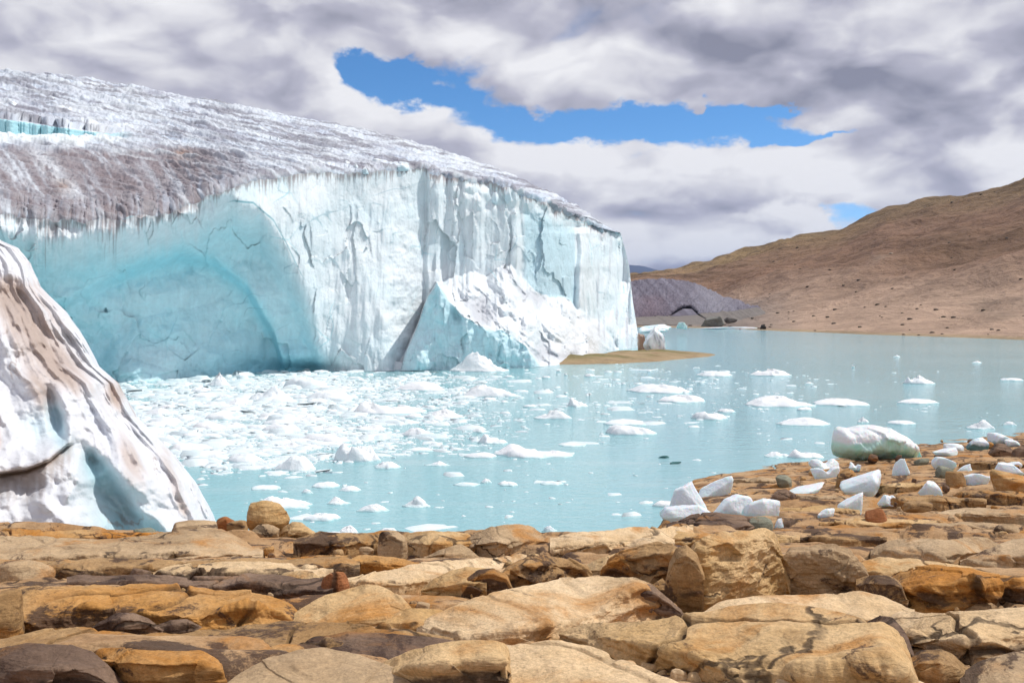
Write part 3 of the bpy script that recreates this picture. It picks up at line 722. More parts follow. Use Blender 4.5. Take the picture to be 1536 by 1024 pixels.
# ------------------------------------------------------------------ rocks lofted from front foot, front edge and back edge
NROCK = [0]
def loft(name, mat, label, top, bot, rid=.35, s=.06, lean=.25, rough=1.0, cat='rock', group=None, roundv=2, pat=0.0, uc=.4):
    """top / bot: photo polylines of the back edge and the foot; rid: polyline or fraction for the front edge; s: slope of the top surface"""
    NROCK[0] += 1; seed = NROCK[0]*2.37
    x0 = max(top[0][0], bot[0][0]); x1 = min(top[-1][0], bot[-1][0])
    W = x1-x0
    nu = int(np.clip(W*1.5, 60, 480)); xs = np.linspace(x0, x1, nu)
    k = max(3, nu//16)
    yt = smooth1(ip(xs, top), k); yb = smooth1(ip(xs, bot), k)
    if isinstance(rid, float) and ('slab' in name or 'ledge' in name): rid *= .68
    yr = yb+(yt-yb)*rid if isinstance(rid, float) else smooth1(ip(xs, rid), k)
    px_n = 5*fbm(xs*.03, seed, 0, 4)*min(1., W/150)
    yt = yt+.3*px_n; yr = np.clip(yr+px_n, yt+.5, yb-.3); yb = np.maximum(yb, yr+.6)
    yr = smooth1(yr, k)
    e = sm(0, .05, np.linspace(0, 1, nu))*sm(1, .95, np.linspace(0, 1, nu))
    ks = np.linspace(x0, x1, 9)
    db = smooth1(np.interp(xs, ks, [hit(a, float(ip(a, bot))) for a in ks]), max(3, nu//6))
    zb = CAMH-(yb-HZ)/F*db
    face = (yb-yr)/F*db
    dr = db+lean*face+.02
    zr = CAMH-(yr-HZ)/F*dr
    kt = (yt-HZ)/F
    dt = (CAMH-zr+s*dr)/np.maximum(kt+s, .03)
    dt = np.clip(dt, dr+.01, dr+6)
    dt = smooth1(dt, max(3, nu//8))
    sz = W*float(db.mean())/F
    nf, ntp = int(np.clip((yb-yr).max()*1.5, 14, 130)), int(np.clip((yr-yt).max()*1.6, 14, 170))
    rows = [np.stack([(xs-CX)/F*db, db, zb-.35], -1)]
    for t in np.linspace(0, 1, nf): rows.append(wpos(xs, yb+(yr-yb)*t, db+(dr-db)*t+uc*np.clip(face, .02, .8)*(1-t)**1.6*e))
    for t in np.linspace(0, 1, ntp)[1:]:
        hump = .045*sz*math.sin(math.pi*t)*e*(.5+.5*fbm(xs*.02, seed+9, 0, 2))*0
        dd = dr+(dt-dr)*t
        z = (zr)+((CAMH-(yt-HZ)/F*dt)-zr)*t+hump
        xx = ((xs-CX)/F*dr)*(1-t)+((xs-CX)/F*dt)*t
        rows.append(np.stack([xx, dd, z], -1))
    lastr = rows[-1]
    for a, b in ((.03, -.02), (.07, -.08), (.14, -.25), (.25, -.7)):
        rows.append(lastr+np.array([0, a*max(.5, sz), b*max(.6, sz)]))
    P = np.stack(rows)
    for _ in range(roundv):
        P[1:-1] = .25*P[:-2]+.5*P[1:-1]+.25*P[2:]
    n = grid_normals(P); n *= np.sign((n*np.array([0, -.6, 1])).sum(-1, keepdims=True)+1e-9)
    X, Y, Z = P[..., 0]+seed, P[..., 1], P[..., 2]
    A = .055*min(1.3, sz)*rough
    rws = np.arange(P.shape[0])[:, None]
    fr = sm(nf+2, nf-2, rws)
    k1 = 2.0/max(.5, min(1.5, sz))
    f1, f2 = worley(X*k1+.4*fbm(X*2, Y*2, Z, 2), (Y*1.2+Z*2.2)*.8*k1, int(seed*7))
    h1, h2 = worley(X*1.25+.35*fbm(X*1.7, Y*1.7, Z*2, 3), Y*1.1+Z*1.5+.35*fbm(X*1.7+9, Y*1.7, Z*2, 3), int(seed*11))
    crk = sm(.060, .012, h2-h1)*sm(-.12, .12, fbm(X*.9, Y*.9, 7+seed, 3))*sm(.5, 1.1, sz)*(1.0 if rough > .85 else .25)
    lay = Z*(11+3*fbm(X*.3, Y*.3, seed, 2))+.9*fbm(X*1.2, Y*1.2, Z, 3); lay = lay-np.floor(lay)
    pits = sm(.42, .6, fbm(X*7, Y*7, Z*9, 2))*sm(.0, .3, fbm(X*1.1, Y*1.1, Z+5, 2))
    top_ = .35+.65*fr
    dis = A*(.85*fbm(X*1.5, Y*1.5, Z*2.2, 3)+.75*top_*(f1-.45)+.42*top_*fbm(X*5, Y*5, Z*11, 4, ridged=True)+.25*top_*fbm(X*14, Y*14, Z*20, 3))
    dis = dis-(.008 if name == 'boulder' else .02)*min(1, sz)*fr*sm(.0, .35, lay)*sm(1, .6, lay)-.035*crk-.018*pits*rough
    dis = dis+(.05 if name == 'boulder' else .10)*min(1.1, sz)*rough*(.14+.86*fr)*facets(X*1.9/max(.45, min(1.3, sz))+.25*fbm(X*3, Y*3, Z*3, 3), (Y*.8+Z*1.7)*1.9/max(.45, min(1.3, sz)), int(seed*13), 1.4)
    jag = .075*min(1.2, sz)*rough*fbm(X*3.2, Y*3.2, Z*3.2, 4)*gs(rws, nf+1, max(3, .22*nf))
    P = P+n*(dis*(.25+.75*e)+jag)[..., None]
    c = np.zeros(P.shape); c[..., 1] = np.clip(crk+.6*pits, 0, 1); c[..., 0] = pat*.75*sm(nf+.35*ntp, nf*.55, np.arange(P.shape[0]))[:, None]  # front faces darkened: rock varnish, plus their shade put into the colour
    o = mesh_np(name, P.reshape(-1, 3), grid_faces(P.shape[0], nu), mat, c.reshape(-1, 3))
    return tag(o, label, cat, group)
def boulder(name, mat, label, x0, x1, y0, y1, seed, deep=.8, cat='rock', group=None, sub=5, sink=.3, rot=None, soft=26., rnd=.12, col=None, noise=.1, npl=12, z=None, shape=None, parent=None):
    """free lump whose outline fills the given photo box, standing on the shore"""
    cx = (x0+x1)/2
    d = hit(cx, y1) if z is None else CAMH*F/(y1-HZ)
    w, h = (x1-x0)*d/F, (y1-y0)*d/F
    dp = w*deep
    B = chunk_mesh(seed, sub, npl, soft, rnd, noise)
    if shape is not None: B = shape(B)
    elev = (y1-HZ)/F
    zt = CAMH-(y0-HZ)/F*(d+dp*.4)
    gz = (float(ground_smooth((cx-CX)/F*(d+dp*.3), d+dp*.3)) if z is None else z)-.03
    hv = max(zt-gz, h*.5)
    a_ = hv/(2-sink*2)
    V = B*np.array([w/2, dp/2, a_])+np.array([(cx-CX)/F*(d+dp*.45), d+dp*.45, gz+hv-a_])
    c = None
    if col is not None:
        hh = (B[:, 2]+1)/2
        c = col(B, hh)
    o = mesh_np(name, V, ico(sub)[1], mat, c)
    return tag(o, label, cat, group)

# --- far to near along the bedrock bank
loft('rock_ledge', M_ORANGE, 'thin ochre topped ledge below the dirty ice mass at the left edge', [(-60, 790), (60, 793), (150, 796), (235, 799), (262, 803)], [(-60, 815), (60, 812), (150, 808), (262, 805)], .5, .05)
loft('rock_ledge', M_GREY, 'broad smooth grey tan bedrock slab behind the dark crust band at left', [(-60, 804), (40, 803), (150, 806), (205, 803), (250, 796), (300, 790), (345, 800), (395, 826)], [(-60, 846), (60, 842), (180, 838), (300, 839), (395, 832)], .22, .03, rough=.8)
boulder('flat_stone', M_GREEN, 'flat dark olive stone lying on the ledge below the dirty ice mass', 200, 238, 792, 801, 3, 1.0)
boulder('boulder', M_RED, 'rusty red rounded boulder at the water edge beside the dirty ice mass', 322, 352, 774, 797, 4, .9)
boulder('boulder', M_BROWN, 'low rust brown boulder left of the big round tan boulder', 342, 374, 780, 803, 5, .9)
boulder('boulder', M_GREY, 'grey brown boulder hump in front of the foot of the dirty ice mass', 255, 330, 781, 806, 6, .8)
boulder('boulder', M_GREY, 'squat grey olive boulder under the overhang of the round tan boulder', 373, 421, 788, 808, 8, .7)
boulder('boulder', M_TAN, 'big round tan boulder with undercut front standing alone on the bank', 371, 436, 751, 806, 12, .8, sub=6, rnd=.45, noise=.09, sink=.12,
        shape=lambda B: B-np.stack([0*B[:, 0], -.55*sm(.15, -.5, B[:, 2])*sm(0, -.7, B[:, 1])*np.abs(B[:, 1]), 0*B[:, 0]], 1))
loft('rock', M_TAN, 'tan wedge rock leaning against the right side of the round tan boulder', [(418, 803), (424, 790), (438, 781), (452, 783), (465, 795), (482, 806)], [(418, 806), (440, 808), (465, 808), (482, 807)], .5, .4)
loft('rock_ledge', M_BROWN, 'low dark brown ledge at the water edge right of the wedge rock', [(440, 806), (480, 796), (520, 803), (560, 804), (600, 800)], [(440, 822), (520, 820), (600, 814)], .5, .05)
boulder('boulder', M_GREY, 'small grey pyramid rock on the bank beside the ochre slab at the water edge', 566, 612, 796, 830, 14, .8)
loft('rock_slab', M_TAN, 'low ochre tinted slab at the water edge left of the grey hump', [(596, 808), (612, 799), (640, 797), (680, 796), (702, 800), (712, 812)], [(596, 818), (640, 824), (712, 822)], .45, .1)
loft('rock', M_GREY, 'smooth grey hump of rock rising highest along the water edge bank', [(690, 812), (710, 800), (735, 789), (760, 784), (782, 784), (800, 790), (815, 801), (836, 808)], [(690, 820), (740, 826), (790, 822), (836, 814)], .3, .3, rough=.7)
loft('rock', M_GREY, 'grey wedge in front of the smooth grey hump', [(636, 834), (660, 822), (690, 814), (705, 822), (718, 834)], [(636, 838), (680, 840), (718, 838)], .5, .35)
loft('rock_ledge', M_PALE, 'long pale ledge along the bank between grey hump and dark slab', [(825, 806), (860, 798), (910, 793), (960, 791), (1000, 790), (1040, 786)], [(825, 824), (900, 826), (980, 818), (1040, 806)], .35, .03)
loft('rock_slab', M_PALE, 'small pale flat slab on the bank behind the jagged brown rock', [(915, 812), (950, 806), (990, 803), (1012, 808)], [(915, 820), (960, 824), (1012, 822)], .5, .02)
loft('rock_slab', M_DARK, 'dark crusted slab lying in front of the stranded ice group', [(1000, 786), (1035, 771), (1060, 768), (1100, 770), (1135, 774), (1150, 783)], [(1000, 794), (1060, 800), (1110, 799), (1150, 795)], .5, .03)
boulder('stone', M_GREEN, 'blue grey rounded stone at the right end of the dark crusted slab', 1122, 1160, 775, 797, 17, .8, rnd=.6)
loft('rock_slab', M_TAN, 'tan slab edge in front of the dark crusted slab', [(940, 800), (1000, 792), (1060, 798), (1150, 797), (1200, 800)], [(940, 812), (1060, 812), (1200, 812)], .4, .02)
# --- middle
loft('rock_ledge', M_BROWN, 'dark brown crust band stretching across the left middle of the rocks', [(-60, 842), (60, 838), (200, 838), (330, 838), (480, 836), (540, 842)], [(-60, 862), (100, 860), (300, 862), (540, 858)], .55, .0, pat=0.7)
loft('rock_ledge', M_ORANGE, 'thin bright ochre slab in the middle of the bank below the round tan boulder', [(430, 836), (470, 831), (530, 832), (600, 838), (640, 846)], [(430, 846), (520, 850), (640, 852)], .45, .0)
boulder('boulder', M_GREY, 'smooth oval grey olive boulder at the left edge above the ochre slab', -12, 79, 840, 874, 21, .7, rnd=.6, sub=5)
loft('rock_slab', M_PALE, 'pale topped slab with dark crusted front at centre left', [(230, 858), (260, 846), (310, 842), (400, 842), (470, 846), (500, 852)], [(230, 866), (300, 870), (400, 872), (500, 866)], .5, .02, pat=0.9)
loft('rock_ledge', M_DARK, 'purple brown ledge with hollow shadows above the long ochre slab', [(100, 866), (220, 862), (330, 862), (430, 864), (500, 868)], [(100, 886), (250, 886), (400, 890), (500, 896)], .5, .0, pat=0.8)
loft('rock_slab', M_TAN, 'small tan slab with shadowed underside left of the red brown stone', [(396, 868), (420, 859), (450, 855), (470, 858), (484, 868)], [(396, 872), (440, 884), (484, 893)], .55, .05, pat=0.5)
boulder('stone', M_RED, 'upright red brown stone wedged among the tan slabs at centre', 481, 525, 857, 893, 25, .7, rnd=.6, noise=.05)
loft('rock_slab', M_PALE, 'low pale tan slab behind the upright red brown stone', [(500, 870), (550, 860), (600, 848), (650, 842), (720, 838), (790, 832)], [(500, 878), (600, 882), (700, 868), (790, 850)], .3, .03)
loft('rock', M_TAN, 'tan rounded rock left of the dark brown crusted rock at centre', [(632, 882), (650, 868), (675, 855), (700, 850), (730, 852)], [(632, 892), (670, 897), (730, 898)], .5, .12, pat=0.3)
loft('rock', M_BROWN, 'dark brown crusted rock behind the big pale whaleback slab', [(692, 890), (700, 868), (718, 854), (740, 852), (760, 862), (770, 884)], [(692, 898), (730, 898), (770, 896)], .8, .2, pat=0.9)
loft('rock', M_BROWN, 'long rusty brown rock with jagged front behind the big pale whaleback slab', [(745, 870), (760, 850), (790, 836), (820, 833), (850, 840), (878, 850), (892, 868)], [(745, 890), (800, 888), (850, 880), (892, 876)], .75, .15, rough=1.4, pat=0.7)
loft('rock', M_TAN, 'tan flat rock left of the jagged brown rock', [(870, 850), (895, 838), (925, 828), (950, 832)], [(870, 862), (910, 868), (950, 868)], .4, .1)
loft('rock', M_BROWN, 'jagged rust brown rock left of the largest boulder', [(900, 860), (915, 838), (945, 822), (985, 813), (1010, 816), (1030, 832)], [(900, 872), (950, 878), (1000, 882), (1030, 884)], .75, .15, rough=1.8, pat=0.6)
boulder('stone', M_BROWN, 'small brown stone in the gap left of the largest boulder', 974, 1006, 868, 894, 28, .8)
# largest boulders
loft('boulder', M_BROWN, 'brown block standing in for the shaded left side of the largest boulder', [(997, 880), (1004, 845), (1014, 822), (1030, 815), (1046, 830), (1056, 860)], [(997, 918), (1020, 926), (1056, 928)], .85, .25, lean=.15, pat=0.45)  # dark block painted in where the largest boulder's left side is shaded
loft('boulder', M_TAN, 'largest boulder on the shore, tan and square topped, in front of the stranded ice', [(1018, 850), (1026, 818), (1050, 806), (1085, 799), (1120, 795), (1148, 795), (1164, 803), (1176, 830), (1186, 868)], [(1018, 905), (1045, 925), (1090, 916), (1140, 905), (1186, 892)], .86, .2, lean=.32, rough=1.3, roundv=2, pat=0.25)
loft('boulder', M_GREY, 'second largest boulder, grey brown and rough, just right of the largest boulder', [(1177, 845), (1186, 823), (1200, 822), (1214, 822), (1232, 814), (1248, 812), (1272, 823), (1298, 852), (1320, 892)], [(1177, 892), (1220, 895), (1270, 895), (1320, 895)], .85, .25, lean=.3, rough=1.3, pat=0.4)
loft('rock', M_BROWN, 'tan brown block right of the second largest boulder', [(1284, 868), (1300, 862), (1335, 862), (1352, 872), (1362, 900)], [(1284, 900), (1320, 908), (1362, 908)], .7, .1, pat=0.4)
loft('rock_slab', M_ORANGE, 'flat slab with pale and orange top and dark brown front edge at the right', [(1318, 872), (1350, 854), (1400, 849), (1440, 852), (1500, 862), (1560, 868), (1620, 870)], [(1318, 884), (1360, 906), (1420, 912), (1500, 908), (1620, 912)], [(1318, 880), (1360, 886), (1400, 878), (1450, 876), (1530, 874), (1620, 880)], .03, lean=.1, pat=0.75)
loft('rock_slab', M_TAN, 'thin orange tinged slab below the smooth ribbed slabs at the right', [(1280, 846), (1320, 834), (1370, 838), (1430, 846), (1480, 852)], [(1280, 862), (1350, 866), (1480, 862)], .3, .03)
loft('rock_slab', M_GREY, 'smooth ribbed grey tan slab on the right bank behind the orange topped slab', [(1306, 826), (1330, 812), (1370, 807), (1430, 804), (1480, 806), (1500, 816)], [(1306, 832), (1360, 838), (1420, 845), (1500, 832)], .45, .08, rough=.7)
loft('rock_slab', M_GREY, 'layered grey slab rising to the right edge behind the orange topped slab', [(1440, 840), (1480, 822), (1520, 808), (1560, 800), (1620, 795)], [(1440, 846), (1500, 850), (1620, 856)], .45, .1, rough=.8)
# --- near
loft('rock_slab', M_ORANGE, 'long bright ochre orange slab across the lower left', [(-80, 884), (0, 881), (60, 879), (200, 879), (330, 882), (385, 886), (430, 902), (462, 932)], [(-80, 948), (60, 950), (200, 948), (330, 948), (462, 940)], .62, .02, rough=1.2, lean=.6, pat=0.4)
boulder('boulder', M_BROWN, 'rounded dark brown boulder cut by the left edge below the ochre slab', -40, 34, 890, 958, 33, .8)
loft('rock', M_DARK, 'black stained hump in front of the ochre slab at lower left', [(130, 946), (150, 930), (175, 919), (200, 918), (225, 928), (245, 944)], [(130, 952), (190, 956), (245, 952)], .7, .2)
loft('rock', M_DARK, 'small dark shadowed rock right of the black stained hump', [(232, 940), (255, 930), (280, 928), (305, 942)], [(232, 946), (270, 948), (305, 946)], .7, .1)
loft('rock', M_TAN, 'large tan wedge slab with curved crack left of the whaleback slab', [(416, 934), (450, 912), (490, 890), (525, 879), (550, 874), (572, 877), (598, 893), (618, 914), (634, 938)], [(416, 940), (500, 946), (570, 944), (634, 944)], .22, .2, rough=.7)
loft('rock', M_TAN, 'small smooth tan slab between the wedge slab and the whaleback slab', [(560, 930), (590, 914), (630, 911), (660, 914), (676, 924)], [(560, 942), (620, 948), (676, 940)], .35, .06, rough=.6)
loft('rock_slab', M_BROWN, 'brown slab with purple stain running under the tan wedge slab', [(-80, 968), (0, 958), (60, 945), (112, 940), (200, 946), (330, 938), (440, 930), (520, 934), (600, 944), (680, 956)], [(-80, 985), (60, 988), (250, 985), (450, 985), (680, 990)], .3, .02)
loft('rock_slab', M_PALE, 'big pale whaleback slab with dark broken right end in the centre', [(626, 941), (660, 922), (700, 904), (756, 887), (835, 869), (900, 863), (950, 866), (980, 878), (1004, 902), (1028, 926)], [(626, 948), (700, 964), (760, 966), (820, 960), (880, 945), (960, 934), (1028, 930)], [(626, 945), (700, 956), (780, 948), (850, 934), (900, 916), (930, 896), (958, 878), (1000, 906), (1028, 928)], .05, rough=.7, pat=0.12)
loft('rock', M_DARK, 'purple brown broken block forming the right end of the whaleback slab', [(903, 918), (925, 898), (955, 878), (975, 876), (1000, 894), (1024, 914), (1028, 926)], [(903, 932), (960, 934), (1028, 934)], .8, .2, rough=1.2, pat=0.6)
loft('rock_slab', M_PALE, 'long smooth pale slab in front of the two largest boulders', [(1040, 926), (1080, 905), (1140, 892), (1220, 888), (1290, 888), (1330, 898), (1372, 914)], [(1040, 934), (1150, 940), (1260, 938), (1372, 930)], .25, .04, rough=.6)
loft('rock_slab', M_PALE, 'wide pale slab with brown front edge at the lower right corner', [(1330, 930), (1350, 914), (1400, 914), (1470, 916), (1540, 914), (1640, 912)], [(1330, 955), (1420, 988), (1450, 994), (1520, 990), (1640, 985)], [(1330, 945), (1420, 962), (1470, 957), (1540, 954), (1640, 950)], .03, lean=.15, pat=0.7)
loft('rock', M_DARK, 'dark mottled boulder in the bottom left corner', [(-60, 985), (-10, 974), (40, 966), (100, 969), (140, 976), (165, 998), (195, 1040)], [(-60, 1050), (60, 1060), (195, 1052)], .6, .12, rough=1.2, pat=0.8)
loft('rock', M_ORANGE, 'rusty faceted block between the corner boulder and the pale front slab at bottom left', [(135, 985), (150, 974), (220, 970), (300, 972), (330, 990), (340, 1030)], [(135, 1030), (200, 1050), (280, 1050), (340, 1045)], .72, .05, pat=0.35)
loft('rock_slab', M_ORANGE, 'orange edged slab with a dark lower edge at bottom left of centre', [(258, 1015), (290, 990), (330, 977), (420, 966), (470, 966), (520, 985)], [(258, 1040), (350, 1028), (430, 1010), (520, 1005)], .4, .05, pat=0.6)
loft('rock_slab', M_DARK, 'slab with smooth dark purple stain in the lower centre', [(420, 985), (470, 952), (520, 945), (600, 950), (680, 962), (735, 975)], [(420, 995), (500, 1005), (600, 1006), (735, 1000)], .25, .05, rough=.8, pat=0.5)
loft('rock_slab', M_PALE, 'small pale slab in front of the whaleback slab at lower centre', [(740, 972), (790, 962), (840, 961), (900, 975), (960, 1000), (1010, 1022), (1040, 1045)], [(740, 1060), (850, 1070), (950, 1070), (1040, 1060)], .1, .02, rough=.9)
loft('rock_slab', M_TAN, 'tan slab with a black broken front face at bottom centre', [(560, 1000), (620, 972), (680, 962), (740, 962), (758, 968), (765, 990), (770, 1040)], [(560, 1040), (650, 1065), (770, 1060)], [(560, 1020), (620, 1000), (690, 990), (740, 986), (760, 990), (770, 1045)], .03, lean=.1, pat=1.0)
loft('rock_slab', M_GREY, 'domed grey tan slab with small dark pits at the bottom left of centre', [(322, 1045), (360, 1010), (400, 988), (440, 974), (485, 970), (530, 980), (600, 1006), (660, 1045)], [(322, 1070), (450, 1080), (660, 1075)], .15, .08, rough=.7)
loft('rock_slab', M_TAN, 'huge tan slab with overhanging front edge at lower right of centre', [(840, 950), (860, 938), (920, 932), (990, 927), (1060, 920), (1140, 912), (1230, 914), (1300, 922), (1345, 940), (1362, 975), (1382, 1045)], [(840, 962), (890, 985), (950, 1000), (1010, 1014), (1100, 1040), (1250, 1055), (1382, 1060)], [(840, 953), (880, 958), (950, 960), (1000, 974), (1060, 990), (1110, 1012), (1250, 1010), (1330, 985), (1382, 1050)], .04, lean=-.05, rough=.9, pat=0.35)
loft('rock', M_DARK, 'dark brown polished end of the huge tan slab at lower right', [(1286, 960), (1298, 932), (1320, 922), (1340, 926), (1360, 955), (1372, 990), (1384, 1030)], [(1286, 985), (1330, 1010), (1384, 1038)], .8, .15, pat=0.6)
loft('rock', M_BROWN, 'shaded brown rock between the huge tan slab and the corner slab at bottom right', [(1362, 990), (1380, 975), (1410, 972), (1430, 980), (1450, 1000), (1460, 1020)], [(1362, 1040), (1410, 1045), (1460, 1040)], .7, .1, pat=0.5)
loft('rock', M_GREY, 'grey rock sloping out of the bottom right corner', [(1440, 1010), (1470, 992), (1510, 978), (1560, 970), (1640, 965)], [(1440, 1050), (1520, 1065), (1640, 1070)], .4, .08)
loft('rock_slab', M_PALE, 'pale cracked wedge slab at the bottom edge right of centre', [(1150, 1045), (1175, 1005), (1205, 985), (1245, 968), (1290, 980), (1350, 1005), (1420, 1045)], [(1150, 1080), (1280, 1085), (1420, 1080)], .15, .06, rough=.8)
for i, (a, b, c, d) in enumerate(((922, 958, 990, 1012), (960, 985, 994, 1010), (1005, 1034, 1002, 1026), (1030, 1056, 1008, 1028), (985, 1002, 1004, 1014), (938, 952, 1008, 1016), (855, 872, 976, 984), (878, 892, 982, 990))):
    boulder('pebble', M_PALE, 'small pale pebble lying in the hollow under the huge tan slab', a, b, c, d, 60+i, .8, 'pebble', 'pale pebbles under the huge tan slab', sub=4)
rgb = np.random.default_rng(77)
for i in range(46):
    py_ = rgb.uniform(815, 1010); px_ = rgb.uniform(-10, 1536); w = rgb.uniform(14, 34)*(py_/850)**2
    boulder('angular_block', (M_BROWN, M_TAN, M_GREY, M_DARK, M_ORANGE)[int(rgb.integers(0, 5))], 'small angular block wedged between the big slabs', px_-w/2, px_+w/2, py_-w*rgb.uniform(.3, .5), py_, 700+i, rgb.uniform(.6, 1.0), 'rock', 'angular blocks between the slabs', sub=4, noise=.1, npl=8)
# --- stones on the beach at the right
BEACH = [(1297, 1332, 762, 787, M_RED, 'pointed orange red stone standing alone on the beach'),
 (1156, 1196, 733, 752, M_DARK, 'dark grey brown boulder right of the stranded ice group'),
 (1250, 1288, 703, 724, M_BROWN, 'brown boulder beside the wedge of beached ice below the berg'),
 (1418, 1448, 706, 730, M_BROWN, 'brown boulder carrying a lump of ice at the right of the beach'),
 (1488, 1545, 704, 738, M_TAN, 'large tan boulder at the right edge of the beach'),
 (1404, 1432, 699, 714, M_GREEN, 'grey green boulder in the middle of the beach'),
 (1484, 1520, 665, 681, M_DARK, 'dark pointed boulder near the far end of the beach'),
 (1520, 1550, 670, 684, M_DARK, 'dark low boulder touching the right edge of the far beach'),
 (1302, 1318, 681, 691, M_DARK, 'small black stone under the front of the big berg'),
 (1372, 1394, 687, 696, M_GREEN, 'small grey green stone right of the big berg'),
 (1162, 1192, 712, 727, M_GREEN, 'olive fin shaped rock on the shore left of the beach'),
 (1488, 1530, 786, 802, M_GREY, 'cluster stone by the right edge above the layered slab'),
 (1355, 1400, 752, 764, M_BROWN, 'low brown rock shelf stone below the domed piece of beached ice')]
for i, (a, b, c, d, m, l) in enumerate(BEACH): boulder('beach_rock', m, l, a, b, c, d, 80+i, .8, sub=4)
# low ledges over the beach
LEDG = [(1180, 1300, 742, 752), (1230, 1420, 776, 790), (1330, 1480, 742, 756), (1400, 1560, 760, 776), (1300, 1400, 724, 732), (1440, 1560, 690, 698), (1090, 1190, 716, 724), (1170, 1290, 760, 770), (1200, 1330, 800, 812), (1380, 1520, 782, 794), (1060, 1130, 730, 737), (1430, 1570, 735, 748)]
for i, (a, b, c, d) in enumerate(LEDG):
    m = (a+b)/2
    loft('rock_ledge', (M_GREY, M_TAN, M_BROWN)[i % 3], 'low weathered bedrock ledge breaking the sandy beach', [(a, (c+d)/2), (a+(m-a)*.5, c+2), (m, c), (b-(b-m)*.4, c+3), (b, (c+d)/2)], [(a, d-3), (m, d), (b, d-2)], .45, .0, group='weathered ledges on the beach')
rg = np.random.default_rng(21); k = 0
while k < 130:
    px_, py_ = rg.uniform(0, 1536), rg.uniform(655, 1000)
    if py_ < 800 and px_ < 1050+ (800-py_)*1.2: continue
    if py_ > 800 and rg.random() < .7: continue
    w = rg.uniform(4, 13)*(1 if py_ < 800 else 1.4)
    boulder('stone', (M_GREY, M_BROWN, M_TAN, M_DARK)[int(rg.integers(0, 4))], 'small loose stone lying on the bedrock shore', px_-w/2, px_+w/2, py_-w*rg.uniform(.4, .6), py_, 300+k % 25, .9, 'stone', 'loose stones on the shore', sub=3); k += 1

# ------------------------------------------------------------------ beached ice
def icecol(g=.3, tint=(.30, .62, .55)):
    def f(B, hh):
        n = fbm(B[:, 0]*1.5, B[:, 1]*1.5, B[:, 2]*1.2+4, 3)
        c = np.broadcast_to(np.array([.79, .84, .885]), B.shape).copy()
        return mixc(c, np.array(tint), np.clip(max(g, .3)*sm(.62, .40, hh+.22*n), 0, 1))
    return f
def build_berg():
    d = hit(1310, 689); u = np.linspace(-1, 1, 150)[None, :]; th = np.linspace(0, 2*np.pi, 90, endpoint=False)[:, None]
    w = (1383-1244)*d/F; h = (692-639)*d/F
    top = ip(u, [(-1, .34), (-.985, .6), (-.95, .8), (-.88, .92), (-.78, .95), (-.62, .87), (-.5, .92), (-.3, 1), (.1, .99), (.35, .90), (.6, .73), (.8, .52), (.93, .30), (1, .10)])
    bot = ip(u, [(-1, .30), (-.95, .14), (-.8, .05), (-.5, 0), (0, -.02), (.6, -.04), (1, -.03)])
    top = smooth1(top[0], 7)[None]; cz = (top+bot)/2; rz = (top-bot)/2; ry = .30*np.clip(1-np.abs(u)**5, .05, 1)
    ct, st = np.cos(th), np.sin(th)
    y = np.sign(ct)*np.abs(ct)**.8*ry; z = cz+np.sign(st)*np.abs(st)**.75*rz; x = u+0*th
    y = y-.10*sm(.45, .1, z)*sm(0, -.1, y)*-1
    n = fbm(x*2.2, y*4, z*2, 5)*.15+fbm(x*6, y*8, z*6, 3)*.05+.10*facets(x*2.4+.3*fbm(x*3, y*3, z, 2), z*2.2+y*2, 31, 1.4)
    k = 1+n
    P = np.stack([x*w/2, y*k*w, (cz+(z-cz)*k)*h], -1)
    g = sm(.62, .46, z+.12*fbm(u*3, th, 2, 4)-.16*gs(u, .0, .35)+.25*sm(.3, .9, u))
    c = np.broadcast_to(np.array([.85, .88, .90]), P.shape).copy()
    c = mixc(c, np.array([.66, .88, .82]), g*.9)
    c = mixc(c, np.array([.34, .80, .67]), g*(.35+.65*sm(-.1, .4, fbm(u*2.5+5, z*2, 1, 4)))*.95)
    P = P+np.array([(1322-CX)/F*(d+.4), d+.30*w, float(ground_smooth((1313-CX)/F*d, d+.3*w))-.05])
    o = mesh_np('iceberg', P.reshape(-1, 3), np.concatenate([grid_faces(90, 150), np.stack([np.arange(149)+89*150, np.arange(1, 150)+89*150, np.arange(1, 150), np.arange(149)], 1)]), M_CHUNK, c.reshape(-1, 3))
    bm = bmesh.new(); bm.from_mesh(o.data); bmesh.ops.holes_fill(bm, edges=bm.edges, sides=0); bmesh.ops.recalc_face_normals(bm, faces=bm.faces); bm.to_mesh(o.data); bm.free()
    tag(o, 'largest beached berg, long white block with translucent green underside', 'ice berg')
build_berg()
def ice_shape(l, i):
    sg = 1 if i % 2 else -1
    def f(B):
        B = B.copy(); hh = (B[:, 2]+1)/2
        if 'wedge' in l or 'tilted' in l: B[:, 2] = -1+(B[:, 2]+1)*(.42+.58*np.clip((B[:, 0]+1)/2, 0, 1)**.9)
        elif any(k in l for k in ('peaked', 'pointed', 'jagged', 'upright', 'domed', 'cap shape')):
            B[:, 0] = B[:, 0]*(1-.6*hh**1.3)+sg*.18*hh; B[:, 1] *= 1-.5*hh
            if 'twin' in l: B[:, 2] += .5*gs(B[:, 0], -.35, .18)*hh-.35*gs(B[:, 0], .1, .2)*hh
        elif 'notched' in l: B[:, 2] -= .7*gs(B[:, 0], .1, .3)*hh
        else: B[:, 2] -= .5*hh*sm(-.2, 1, sg*B[:, 0])
        return B/np.abs(B).max(0)
    return f
